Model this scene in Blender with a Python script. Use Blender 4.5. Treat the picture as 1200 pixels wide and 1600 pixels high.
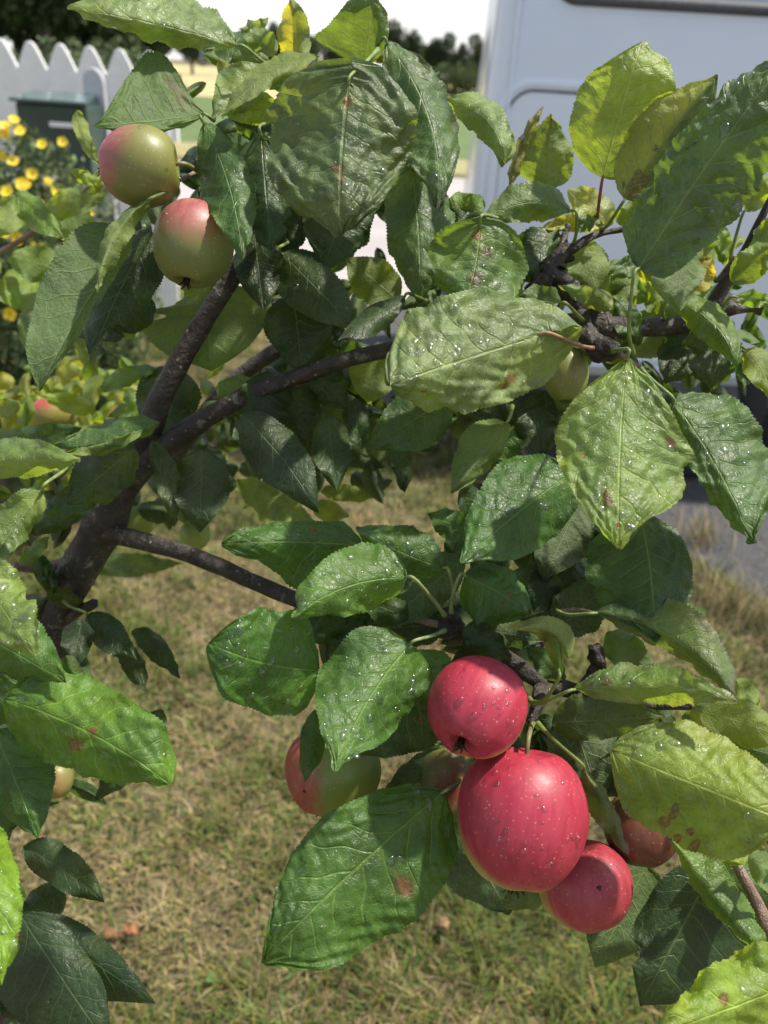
import bpy, math, random
import numpy as np
from mathutils import Vector, Matrix
R = math.radians
for o in list(bpy.data.objects): bpy.data.objects.remove(o)
S = bpy.context.scene
COL = S.collection
# ---------------------------------------------------------------- camera, sky, sun, exposure
CAMH = 1.42; PITCH = 28.2; ROLL = 3.7; F = 1280.0      # F in pixels of the 1200x1600 photograph
cp, sp = math.cos(R(PITCH)), math.sin(R(PITCH))
cr, sr = math.cos(R(ROLL)), math.sin(R(ROLL))
fw = np.array([0, cp, -sp]); up0 = np.array([0, sp, cp]); rt0 = np.array([1., 0, 0])
rt = cr*rt0 + sr*up0; up = cr*up0 - sr*rt0
CAM = np.array([0, 0, CAMH])
cd = bpy.data.cameras.new('camera'); cam = bpy.data.objects.new('camera', cd); COL.objects.link(cam)
M = Matrix.Identity(4)
for i in range(3):
    M[i][0] = rt[i]; M[i][1] = up[i]; M[i][2] = -fw[i]; M[i][3] = CAM[i]
cam.matrix_world = M
cd.sensor_fit = 'VERTICAL'; cd.sensor_height = 36; cd.lens = 36*F/1600
cd.clip_start = 0.02; cd.clip_end = 3000
cd.dof.use_dof = True; cd.dof.focus_distance = 0.43; cd.dof.aperture_fstop = 9.5
S.camera = cam
S.render.resolution_x = 768; S.render.resolution_y = 1024
SUN_EL = 63; SUN_AZ = 76       # azimuth clockwise from +Y (away from camera) towards +X (right)
sdir = Vector((math.cos(R(SUN_EL))*math.sin(R(SUN_AZ)), math.cos(R(SUN_EL))*math.cos(R(SUN_AZ)), math.sin(R(SUN_EL))))
w = bpy.data.worlds.new("World"); S.world = w; w.use_nodes = True
nt = w.node_tree; bg = nt.nodes['Background']
sky = nt.nodes.new('ShaderNodeTexSky'); sky.sky_type = 'NISHITA'; sky.sun_disc = False
sky.sun_elevation = R(SUN_EL); sky.sun_rotation = R(SUN_AZ); sky.dust_density = 1.5; sky.air_density = 1.0; sky.ozone_density = 1.0
# thin bright summer cloud over the blue, denser towards the horizon
tc = nt.nodes.new('ShaderNodeTexCoord'); sx = nt.nodes.new('ShaderNodeSeparateXYZ'); nt.links.new(tc.outputs['Generated'], sx.inputs[0])
nz = nt.nodes.new('ShaderNodeTexNoise'); nz.inputs['Scale'].default_value = 2.2; nz.inputs['Detail'].default_value = 6; nt.links.new(tc.outputs['Generated'], nz.inputs['Vector'])
mr = nt.nodes.new('ShaderNodeMapRange'); nt.links.new(sx.outputs[2], mr.inputs[0])
for i, q in enumerate((0., .38, 1.15, .12)): mr.inputs[i+1].default_value = q
ad = nt.nodes.new('ShaderNodeMath'); ad.operation = 'MULTIPLY_ADD'; ad.use_clamp = True; nt.links.new(nz.outputs['Fac'], ad.inputs[0]); ad.inputs[1].default_value = 1.1
sb_ = nt.nodes.new('ShaderNodeMath'); sb_.operation = 'SUBTRACT'; nt.links.new(mr.outputs[0], sb_.inputs[0]); sb_.inputs[1].default_value = .5; nt.links.new(sb_.outputs[0], ad.inputs[2])
cm = nt.nodes.new('ShaderNodeMix'); cm.data_type = 'RGBA'; nt.links.new(ad.outputs[0], cm.inputs[0]); nt.links.new(sky.outputs[0], cm.inputs[6]); cm.inputs[7].default_value = (6.5, 6.45, 6.3, 1)
nt.links.new(cm.outputs[2], bg.inputs[0]); bg.inputs[1].default_value = 0.12
sl = bpy.data.lights.new('sun', 'SUN'); sl.energy = 4.8; sl.angle = R(2.0); sl.color = (1, .94, .82)
so = bpy.data.objects.new('sun', sl); COL.objects.link(so); so.rotation_euler = sdir.to_track_quat('Z', 'Y').to_euler()
S.view_settings.view_transform = 'Standard'; S.view_settings.look = 'None'; S.view_settings.gamma = 1
S.view_settings.exposure = 0.56
rnd = random.Random(7); rng = np.random.default_rng(7)

# ---------------------------------------------------------------- helpers
def P(px, py, z):                       # a point z metres ahead of the camera
    return CAM + fw*z + rt*((px-600)/F*z) - up*((py-800)/F*z)
def ray(px, py):
    d = fw + rt*((px-600)/F) - up*((py-800)/F); return d
def on_ground(px, py, h=0.0):
    d = ray(px, py); return CAM + d*((h-CAMH)/d[2])
def on_y(px, py, Y):
    d = ray(px, py); return CAM + d*(Y/d[1])
def empty(name, loc, label=None, cat=None, group=None, rz=0):
    o = bpy.data.objects.new(name, None); COL.objects.link(o); o.location = Vector(loc); o.rotation_euler.z = rz
    o.empty_display_size = .02
    return tag(o, label, cat, group)
def tag(o, label=None, cat=None, group=None, kind=None):
    if label: o['label'] = label
    if cat: o['category'] = cat
    if group: o['group'] = group
    if kind: o['kind'] = kind
    return o
def mesh(name, V, Fs, mats, parent=None, loc=(0, 0, 0), smooth=True, col=None, uvs=None, mi=None, wpos=True):
    """V world coordinates (wpos) or local; the object sits at world loc, child of parent"""
    V = np.asarray(V, float).reshape(-1, 3); loc = np.asarray(loc, float)
    if wpos: V = V - loc
    me = bpy.data.meshes.new(name)
    if isinstance(Fs, np.ndarray):
        n, k = Fs.shape
        me.vertices.add(len(V)); me.vertices.foreach_set('co', V.ravel())
        me.loops.add(n*k); me.loops.foreach_set('vertex_index', Fs.ravel().astype(np.int32))
        me.polygons.add(n); me.polygons.foreach_set('loop_start', (np.arange(n)*k).astype(np.int32))
        me.update(calc_edges=True); me.validate()
    else:
        me.from_pydata([tuple(v) for v in V], [], Fs)
    if smooth: me.polygons.foreach_set('use_smooth', np.ones(len(me.polygons), bool))
    if not isinstance(mats, (list, tuple)): mats = [mats]
    for m in mats: me.materials.append(m)
    if mi is not None: me.polygons.foreach_set('material_index', np.asarray(mi, np.int32))
    if col is not None:
        a = me.color_attributes.new('Col', 'FLOAT_COLOR', 'POINT')
        c = np.ones((len(V), 4)); c[:, :3] = col; a.data.foreach_set('color', c.ravel())
    if uvs:
        li = np.zeros(len(me.loops), np.int32); me.loops.foreach_get('vertex_index', li)
        for nm, uv in uvs.items():
            l = me.uv_layers.new(name=nm); l.data.foreach_set('uv', np.asarray(uv)[li].ravel())
    me.update()
    o = bpy.data.objects.new(name, me); COL.objects.link(o)
    if parent is not None:
        o.parent = parent; pw = Vector((0, 0, 0)); q = parent
        while q: pw += q.location; q = q.parent
        o.location = Vector(loc) - pw
    else: o.location = Vector(loc)
    return o
class MB:
    def __init__(s): s.V = []; s.F = []; s.C = []; s.n = 0
    def add(s, V, Fs, c=(1, 1, 1)):
        V = np.asarray(V, float).reshape(-1, 3); s.V.append(V)
        s.F += [tuple(int(i)+s.n for i in f) for f in Fs]; s.n += len(V)
        c = np.asarray(c, float); s.C.append(np.broadcast_to(c, V.shape).copy())
    def build(s, name, mats, parent=None, loc=(0, 0, 0), smooth=True):
        return mesh(name, np.concatenate(s.V), s.F, mats, parent, loc, smooth, col=np.concatenate(s.C))
def box(c, h, R3=np.eye(3), bev=0):
    c = np.asarray(c, float); h = np.asarray(h, float)
    V = np.array([[x, y, z] for x in (-1, 1) for y in (-1, 1) for z in (-1, 1)], float)*h
    V = V @ np.asarray(R3).T + c
    return V, [(0, 1, 3, 2), (4, 6, 7, 5), (0, 4, 5, 1), (2, 3, 7, 6), (0, 2, 6, 4), (1, 5, 7, 3)]
def bevel(o, wd, seg=2):
    m = o.modifiers.new('bevel', 'BEVEL'); m.width = wd; m.segments = seg; m.limit_method = 'ANGLE'; return o
def cat(P4, n):                          # Catmull-Rom through points
    P4 = np.asarray(P4, float); out = []
    Q = np.vstack([2*P4[0]-P4[1], P4, 2*P4[-1]-P4[-2]])
    for i in range(1, len(Q)-2):
        for t in np.linspace(0, 1, n, endpoint=False):
            a, b, c, d = Q[i-1], Q[i], Q[i+1], Q[i+2]
            out.append(.5*((2*b)+(-a+c)*t+(2*a-5*b+4*c-d)*t*t+(-a+3*b-3*c+d)*t**3))
    out.append(P4[-1]); return np.array(out)
def tube(path, rad, ns=10, bump=0, seed=0, close=True):
    path = np.asarray(path, float); n = len(path); rad = np.broadcast_to(np.asarray(rad, float), (n,))
    T = np.gradient(path, axis=0); T /= np.linalg.norm(T, axis=1)[:, None]+1e-12
    ref = np.array([.13, .21, .97]); V = []; r_ = np.random.default_rng(seed)
    u = np.cross(T[0], ref); u /= np.linalg.norm(u)
    ph = r_.uniform(0, 6.28, 8)
    for i in range(n):
        u = u - T[i]*np.dot(u, T[i]); u /= np.linalg.norm(u); v = np.cross(T[i], u)
        for k in range(ns):
            a = 2*math.pi*k/ns
            rr = rad[i]*(1+bump*(math.sin(3*a+ph[0]+i*.31)+.7*math.sin(2*a-ph[1]+i*.53)+.6*math.sin(5*a+ph[2]-i*.9)+.8*r_.uniform(-1, 1)*.5))
            V.append(path[i]+rr*(math.cos(a)*u+math.sin(a)*v))
    Fs = [(i*ns+k, i*ns+(k+1) % ns, (i+1)*ns+(k+1) % ns, (i+1)*ns+k) for i in range(n-1) for k in range(ns)]
    if close:
        V.append(path[0]); V.append(path[-1]); a = len(V)-2
        Fs += [(a, (k+1) % ns, k) for k in range(ns)]+[(a+1, (n-1)*ns+k, (n-1)*ns+(k+1) % ns) for k in range(ns)]
    return np.array(V), Fs

# ---------------------------------------------------------------- materials
class N:
    def __init__(s, name):
        s.m = bpy.data.materials.new(name); s.m.use_nodes = True; s.t = s.m.node_tree
        s.b = s.t.nodes['Principled BSDF']; s.o = s.t.nodes['Material Output']
    def n(s, typ, **k):
        x = s.t.nodes.new('ShaderNode'+typ)
        for a, v in k.items():
            if a.startswith('i_'):
                key = a[2:]; key = int(key) if key.isdigit() else key.replace('_', ' ')
                s.set(x.inputs[key], v)
            else: setattr(x, a, v)
        return x
    def set(s, inp, v):
        if hasattr(v, 'links') or isinstance(v, bpy.types.NodeSocket): s.t.links.new(v, inp)
        else: inp.default_value = (v+(1,) if isinstance(v, tuple) and len(v) == 3 and inp.type == 'RGBA' else v)
    def math(s, op, a, b=0.0, c=None, clamp=False):
        x = s.t.nodes.new('ShaderNodeMath'); x.operation = op; x.use_clamp = clamp
        s.set(x.inputs[0], a); s.set(x.inputs[1], b)
        if c is not None: s.set(x.inputs[2], c)
        return x.outputs[0]
    def rng(s, v, a, b, c=0.0, d=1.0, smooth=True):
        x = s.t.nodes.new('ShaderNodeMapRange'); x.interpolation_type = 'SMOOTHSTEP' if smooth else 'LINEAR'
        s.set(x.inputs[0], v)
        for i, q in enumerate((a, b, c, d)): x.inputs[i+1].default_value = q
        return x.outputs[0]
    def mix(s, f, a, b, blend='MIX'):
        x = s.t.nodes.new('ShaderNodeMix'); x.data_type = 'RGBA'; x.blend_type = blend
        s.set(x.inputs[0], f); s.set(x.inputs[6], a); s.set(x.inputs[7], b); return x.outputs[2]
    def noise(s, scale, det=3, rough=.55, vec=None, dist=0.0):
        x = s.n('TexNoise'); x.inputs['Scale'].default_value = scale; x.inputs['Detail'].default_value = det
        x.inputs['Roughness'].default_value = rough; x.inputs['Distortion'].default_value = dist
        s.set(x.inputs['Vector'], vec if vec is not None else s.obj()); return x.outputs['Fac']
    def obj(s):
        return s.n('TexCoord').outputs['Object']
    def bump(s, h, strength=.5, dist=.001, norm=None):
        x = s.n('Bump'); x.inputs['Strength'].default_value = strength; x.inputs['Distance'].default_value = dist
        s.set(x.inputs['Height'], h)
        if norm is not None: s.set(x.inputs['Normal'], norm)
        return x.outputs[0]
    def P(s, **k):
        for a, v in k.items(): s.set(s.b.inputs[a.replace('_', ' ')], v)
        return s
def plain(name, c, rough=.5, var=.15, scale=20, bstr=.2, bdist=.001, metallic=0., spec=.5, coat=0.):
    a = N(name); nz = a.noise(scale, 5, .6)
    f = a.rng(nz, .3, .7, 1-var, 1+var)
    mul = a.n('VectorMath', operation='SCALE'); mul.inputs[0].default_value = c; a.set(mul.inputs['Scale'], f)
    a.P(Base_Color=mul.outputs[0], Roughness=rough, Metallic=metallic, Normal=a.bump(nz, bstr, bdist))
    a.b.inputs['Specular IOR Level'].default_value = spec; a.b.inputs['Coat Weight'].default_value = coat
    return a.m
def colmat(name, rough=.6, transl=0.0, var=.2, scale=30, spec=.3):
    a = N(name); c = a.n('Attribute', attribute_name='Col').outputs['Color']
    f = a.rng(a.noise(scale, 3), .3, .7, 1-var, 1+var)
    mul = a.n('VectorMath', operation='SCALE'); a.set(mul.inputs[0], c); a.set(mul.inputs['Scale'], f)
    a.P(Base_Color=mul.outputs[0], Roughness=rough); a.b.inputs['Specular IOR Level'].default_value = spec
    if transl:
        t = a.n('BsdfTranslucent'); a.set(t.inputs[0], mul.outputs[0])
        mx = a.n('MixShader'); mx.inputs[0].default_value = transl
        a.t.links.new(a.b.outputs[0], mx.inputs[1]); a.t.links.new(t.outputs[0], mx.inputs[2]); a.t.links.new(mx.outputs[0], a.o.inputs[0])
    return a.m
def leafmat():
    a = N('leaf')
    col = a.n('Attribute', attribute_name='Col').outputs['Color']
    uv = a.n('SeparateXYZ'); a.set(uv.inputs[0], a.n('UVMap', uv_map='vein').outputs[0])
    t, av = uv.outputs[0], uv.outputs[1]
    ob = a.obj()
    d = a.math('PINGPONG', t, .5)
    wv = a.math('MULTIPLY_ADD', av, -.045, .075)
    side = a.math('SUBTRACT', 1.0, a.math('DIVIDE', d, wv), clamp=True)
    mid = a.rng(av, .008, .034, 1, 0)
    vor = a.n('TexVoronoi', feature='DISTANCE_TO_EDGE'); vor.inputs['Scale'].default_value = 330; a.set(vor.inputs['Vector'], ob)
    fine = a.rng(vor.outputs['Distance'], 0.0, .13, 1, 0)
    vor2 = a.n('TexVoronoi', feature='DISTANCE_TO_EDGE'); vor2.inputs['Scale'].default_value = 900; a.set(vor2.inputs['Vector'], ob)
    fine2 = a.rng(vor2.outputs['Distance'], 0.0, .15, 1, 0)
    main = a.math('MAXIMUM', mid, a.math('MULTIPLY', a.math('POWER', side, .6), .8))
    n1 = a.noise(45, 4, .6, ob); n2 = a.noise(600, 2, .5, ob)
    f = a.math('MULTIPLY', a.rng(n1, .3, .7, .72, 1.22), a.rng(n2, .3, .7, .93, 1.07))
    bs = a.n('VectorMath', operation='SCALE'); a.set(bs.inputs[0], col); a.set(bs.inputs['Scale'], f)
    yel = a.mix(a.rng(a.noise(28, 2, .5, ob), .45, .7, 0, .4), bs.outputs[0], a.mix(1.0, bs.outputs[0], (1.7, 1.35, .8), 'MULTIPLY'))
    lightv = a.mix(1.0, a.mix(1.0, yel, (1.9, 1.75, 1.8), 'MULTIPLY'), (.035, .042, .016), 'ADD')
    upc = a.mix(a.math('MULTIPLY', main, .8), yel, lightv)
    upc = a.mix(a.math('MULTIPLY', fine, .11), upc, lightv)
    # underside: paler, greyer, veins raised and pale
    und = a.mix(.42, yel, (.13, .19, .08))
    und = a.mix(a.math('MULTIPLY', main, .7), und, (.22, .28, .12)); und = a.mix(a.math('MULTIPLY', fine, .22), und, (.25, .33, .12))
    bf = a.n('NewGeometry').outputs['Backfacing']
    base = a.mix(bf, upc, und)
    h = a.math('MULTIPLY_ADD', main, -1.0, a.math('MULTIPLY', fine, -.32)); h = a.math('MULTIPLY_ADD', fine2, -.12, h)
    h = a.math('MULTIPLY_ADD', n1, 1.6, h)
    vp = a.n('TexVoronoi', feature='DISTANCE_TO_EDGE'); vp.inputs['Scale'].default_value = 190; a.set(vp.inputs['Vector'], ob)
    puck = a.rng(vp.outputs['Distance'], 0.0, .35, 0, 1)
    h = a.math('MULTIPLY_ADD', puck, .5, h); h = a.math('MULTIPLY_ADD', main, -1.1, h)
    nm = a.bump(h, .5, .0007)
    rough = a.math('MULTIPLY_ADD', bf, .2, a.rng(a.noise(90, 3, .6, ob), .35, .65, .36, .52))
    a.P(Base_Color=base, Roughness=rough, Normal=nm); a.b.inputs['Specular IOR Level'].default_value = .5
    tr = a.n('BsdfTranslucent')
    tc = a.mix(1.0, yel, (2.2, 2.05, .75), 'MULTIPLY'); tc = a.mix(a.math('MULTIPLY', main, .45), tc, (.30, .30, .08)); tc = a.mix(a.math('MULTIPLY', fine, .12), tc, (.3, .36, .08))
    a.set(tr.inputs[0], tc); a.set(tr.inputs['Normal'], nm)
    mx = a.n('MixShader'); mx.inputs[0].default_value = .40
    a.t.links.new(a.b.outputs[0], mx.inputs[1]); a.t.links.new(tr.outputs[0], mx.inputs[2]); a.t.links.new(mx.outputs[0], a.o.inputs[0])
    return a.m
LEAF = leafmat()
def barkmat(name, c1, c2, lich=.5):
    a = N(name); ob = a.obj()
    n1 = a.noise(60, 6, .65, ob); n2 = a.noise(260, 4, .6, ob)
    b = a.mix(a.rng(n1, .35, .65), c1, c2)
    l = a.math('MULTIPLY', a.rng(a.noise(75, 5, .7, ob), .58, .66, 0, 1), lich)
    b = a.mix(l, b, (.20, .21, .17))
    vs = a.n('TexVoronoi'); vs.inputs['Scale'].default_value = 130; a.set(vs.inputs['Vector'], ob)
    dots = a.math('MULTIPLY', a.rng(vs.outputs['Distance'], .10, .2, 1, 0), .55)
    b = a.mix(dots, b, (.24, .21, .17)); b = a.mix(a.rng(a.noise(22, 6, .75, ob), .60, .66, 0, .55*lich), b, (.17, .18, .13))
    h = a.math('MULTIPLY_ADD', n2, .4, n1); h = a.math('MULTIPLY_ADD', dots, .5, h)
    a.P(Base_Color=b, Roughness=.62, Normal=a.bump(h, 1, .0045)); return a.m
BARK = barkmat('bark', (.016, .012, .009), (.046, .036, .027))
BARK2 = barkmat('old_bark', (.05, .04, .032), (.12, .10, .082), .8)
TWIG = barkmat('young_bark', (.16, .10, .07), (.26, .19, .14), .2)
STALK = colmat('stalk', .5, 0, .25, 200, .4)
def watermat():
    a = N('water'); a.P(Base_Color=(1., 1., 1.), Roughness=.10, IOR=1.5); a.b.inputs['Transmission Weight'].default_value = 1
    fr = a.n('Fresnel'); fr.inputs['IOR'].default_value = 1.6
    gl = a.n('BsdfGlossy'); gl.inputs['Roughness'].default_value = .26; gl.inputs['Color'].default_value = (.6, .6, .6, 1)
    tp = a.n('BsdfTransparent'); m0 = a.n('MixShader'); ff_ = a.math('MULTIPLY', fr.outputs[0], a.math('MULTIPLY_ADD', a.n('NewGeometry').outputs['Backfacing'], -.6, 1.0)); a.t.links.new(ff_, m0.inputs[0]); a.t.links.new(tp.outputs[0], m0.inputs[1]); a.t.links.new(gl.outputs[0], m0.inputs[2])
    tr = m0; mx = a.n('MixShader'); mx.inputs[0].default_value = .72
    a.t.links.new(a.b.outputs[0], mx.inputs[1]); a.t.links.new(tr.outputs[0], mx.inputs[2]); a.t.links.new(mx.outputs[0], a.o.inputs[0])
    return a.m
WATER = watermat()

# ---------------------------------------------------------------- ground, road, fields
def sheet(name, pts, z, m, kind='structure'):
    V = [(x, y, z) for x, y in pts]
    return tag(mesh(name, V, [tuple(range(len(V)))], m, smooth=False), kind=kind)
def soil():
    a = N('lawn_soil'); ob = a.obj()
    n1 = a.noise(2.3, 5, .6, ob); n2 = a.noise(60, 5, .7, ob)
    b = a.mix(a.rng(n1, .38, .62), (.10, .075, .042), (.07, .075, .03)); b = a.mix(a.rng(n2, .35, .7), b, (.23, .18, .09))
    a.P(Base_Color=b, Roughness=.95, Normal=a.bump(n2, .8, .01)); return a.m
sheet('ground', [(-900, -300), (900, -300), (900, 1500), (-900, 1500)], 0, soil())
def grav():
    a = N('gravel'); ob = a.obj()
    v = a.n('TexVoronoi'); v.inputs['Scale'].default_value = 55; a.set(v.inputs['Vector'], ob)
    n2 = a.noise(140, 5, .7, ob)
    b = a.mix(v.outputs['Color'], (.04, .04, .045), (.11, .105, .115)); b = a.mix(.5, b, (.07, .068, .077))
    b = a.mix(a.rng(n2, .45, .7, 0, .6), b, (.14, .135, .145))
    a.P(Base_Color=b, Roughness=.9, Normal=a.bump(a.math('ADD', v.outputs['Distance'], n2), .9, .01)); return a.m
g1 = on_ground(600, 645); g2 = on_ground(820, 735); g3 = on_ground(1060, 860); g4 = on_ground(1240, 970)
GR = [(g1[0]-.2, g1[1]+.25), (g1[0], g1[1]), (g2[0], g2[1]), (g3[0], g3[1]), (g4[0], g4[1]), (3.2, 1.0), (9, .8), (9, 5.6), (-.2, 5.6), (-.3, 4.4)]
sheet('gravel_drive', GR, .004, grav())
def asph():
    a = N('road'); n1 = a.noise(1.1, 4, .6); n2 = a.noise(120, 5, .7)
    b = a.mix(a.rng(n1, .35, .65), (.33, .305, .30), (.39, .365, .35)); b = a.mix(a.rng(n2, .3, .7, 0, .4), b, (.30, .28, .27))
    a.P(Base_Color=b, Roughness=.9, Normal=a.bump(n2, .5, .004)); return a.m
sheet('road', [(-60, 6.2), (60, 5.4), (60, 14.2), (-60, 13.6)], .008, asph())
def fieldm(name, c1, c2, sc):
    a = N(name); n1 = a.noise(sc, 6, .7)
    a.P(Base_Color=a.mix(a.rng(n1, .35, .65), c1, c2), Roughness=.95, Normal=a.bump(n1, .8, .05)); return a.m
sheet('verge', [(-200, 14.2), (200, 14.8), (200, 17.5), (-200, 17)], .012, fieldm('dry_verge', (.36, .30, .15), (.22, .22, .09), 4))
sheet('green_field', [(-300, 17), (300, 17.5), (300, 40), (-300, 40)], .016, fieldm('crop', (.07, .11, .035), (.12, .17, .05), 2))
sheet('stubble_field', [(-700, 40), (700, 40), (700, 240), (-700, 240)], .02, fieldm('stubble', (.46, .38, .19), (.36, .31, .14), .4))

# ---------------------------------------------------------------- lawn: blades, one object
def lawn():
    # rejection by what the camera can plausibly see
    n = 430000
    y = .15+5.6*rng.random(n)**1.7; x = (rng.random(n)*2-1)*(.9+y*.62)+.1
    # keep off the gravel
    poly = np.array(GR); ins = np.zeros(n, bool); j = len(poly)-1
    for i in range(len(poly)):
        c = ((poly[i, 1] > y) != (poly[j, 1] > y)) & (x < (poly[j, 0]-poly[i, 0])*(y-poly[i, 1])/(poly[j, 1]-poly[i, 1]+1e-9)+poly[i, 0]); ins ^= c; j = i
    ins &= rng.random(n) > .03
    x = x[~ins]; y = y[~ins]; n = len(x)
    def pn(fx, fy, s):
        return sum(np.sin(x*fx*k+s*k*1.7+np.sin(y*fy*k*.8+s))*np.sin(y*fy*k+s*2.3*k)/k for k in (1, 2.1, 4.3))
    patch = pn(5, 6, .7); dry = pn(9, 8, 2.1)+.5*pn(28, 31, 4.)
    thin = (pn(14, 12, 5.)+.4*pn(40, 44, 1.) > .85)&(rng.random(n) < .75)
    k = ~thin; x, y, patch, dry = x[k], y[k], patch[k], dry[k]; n = len(x)
    green = rng.random(n) < np.clip(.68+.36*patch-.14*dry, .1, .96)
    H = np.where(green, rng.uniform(.016, .05, n), rng.uniform(.012, .042, n))*(1+.35*np.clip(patch, -1, 1))*(1+.5*np.clip(pn(21, 23, 3.3), -.9, 1.2))
    W = rng.uniform(.0006, .0016, n)*(1+.3*y); az = rng.uniform(0, 2*np.pi, n)
    lean = np.where(green, rng.uniform(.15, 1.3, n), rng.uniform(.6, 3.2, n))
    d = np.stack([np.cos(az), np.sin(az), np.zeros(n)], 1); s = np.stack([-np.sin(az), np.cos(az), np.zeros(n)], 1)
    z0 = np.where(green, 0, rng.uniform(0, .015, n)); b = np.stack([x, y, z0], 1)
    tot = H[:, None]; nrm = np.sqrt(1+lean**2)[:, None]
    upv = np.array([0, 0, 1.])
    p1 = b+tot*.55*(d*lean[:, None]*.7+upv)/nrm; p2 = b+tot*(d*lean[:, None]*1.25+upv*.9)/nrm
    V = np.stack([b-s*W[:, None], b+s*W[:, None], p1-s*W[:, None]*.8, p1+s*W[:, None]*.8, p2-s*W[:, None]*.15, p2+s*W[:, None]*.15], 1)
    i0 = (np.arange(n)*6)[:, None]
    Fs = np.concatenate([i0+np.array([0, 1, 3, 2]), i0+np.array([2, 3, 5, 4])])
    gc = np.array([.10, .155, .035])*rng.uniform(.55, 1.5, (n, 1))*np.stack([rng.uniform(.8, 1.7, n), np.ones(n), rng.uniform(.7, 1.3, n)], 1)
    dc = np.array([.30, .245, .13])*rng.uniform(.45, 1.25, (n, 1))*np.stack([np.ones(n), rng.uniform(.88, 1.06, n), rng.uniform(.7, 1.1, n)], 1)
    c = np.where(green[:, None], gc, dc)*(1+.25*np.clip(pn(33, 29, 6.), -1.2, 1.2))[:, None]*(1+.22*np.clip(pn(3.1, 3.7, 8.), -1.2, 1.2))[:, None]
    o = mesh('lawn_grass', V.reshape(-1, 3), Fs, colmat('grass', .7, .25, .1, 50), col=np.repeat(c, 6, 0), smooth=False)
    tag(o, 'dry mown lawn grass under the apple tree', 'grass', kind='stuff')
lawn()
def tufts():                            # tall dry grass at the edge of the gravel
    V = []; Fs = []; C = []; n = 0
    for (px, py, cnt, hh) in [(840, 800, 140, .20), (880, 850, 160, .17), (700, 690, 110, .12), (760, 720, 110, .12), (1090, 850, 130, .12), (1140, 960, 150, .16), (1190, 985, 120, .15), (1000, 880, 120, .14), (930, 870, 110, .14), (640, 670, 90, .1), (1060, 930, 120, .13)]:
        g = on_ground(px, py)
        for i in range(cnt):
            a = rnd.uniform(0, 6.28); r = abs(rnd.gauss(0, .07)); b = np.array([g[0]+r*math.cos(a), g[1]+r*math.sin(a), 0])
            h = hh*rnd.uniform(.4, 1.1); l = rnd.uniform(.1, .9); az = rnd.uniform(0, 6.28); dd = np.array([math.cos(az), math.sin(az), 0]); ss = np.array([-math.sin(az), math.cos(az), 0])*rnd.uniform(.0008, .0018)
            p1 = b+np.array([0, 0, h*.6])+dd*l*h*.3; p2 = b+np.array([0, 0, h*.95])+dd*l*h*.9
            V += [b-ss, b+ss, p1-ss, p1+ss, p2-ss*.3, p2+ss*.3]; Fs += [(n, n+1, n+3, n+2), (n+2, n+3, n+5, n+4)]; n += 6
            c = np.array([.42, .34, .19]) if rnd.random() < .72 else np.array([.12, .16, .05])
            C += [c*rnd.uniform(.5, 1.2)]*6
    o = mesh('tall_dry_grass', V, np.array(Fs), colmat('dry_grass', .7, .2, .1, 50), col=np.array(C), smooth=False)
    tag(o, 'tall straw coloured grass tufts along the gravel edge', 'grass', kind='stuff')
tufts()

# ---------------------------------------------------------------- apple tree: data collected, then linked
TREE0 = np.array([-.35, .62, 0.])
tree = empty('apple_tree', TREE0, 'wet leafy apple tree with dark forked trunk and rain-dropped leaves growing on dry lawn', 'apple tree')
PU = [0, .03, .08, .16, .27, .4, .54, .68, .8, .89, .95, 1]
SH = {'ov': [0, .34, .60, .82, .96, 1, .95, .80, .58, .34, .15, 0],
      'el': [0, .22, .45, .70, .90, 1, .98, .84, .61, .36, .16, 0],
      'rd': [0, .42, .70, .90, 1, 1, .97, .90, .74, .52, .30, 0],
      'na': [0, .20, .42, .68, .90, 1, .97, .86, .66, .42, .2, 0]}
LEAVES = []
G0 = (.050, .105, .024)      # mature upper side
def leaf(b, t, wa, wb, da=-.25, db=-.25, bend=0, bz=0, cup=.5, col=G0, colb=None, sh='ov', lobe=0., wave=.35, wk=1.6, cr=.06,
         under=False, drops=0, spots=(), bites=(), stalk=None, sc=(.16, .22, .07), edge=None, teeth=None, name=None, order=0, tone=1., hook=0, pale=0):
    LEAVES.append(dict(locals()))
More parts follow.
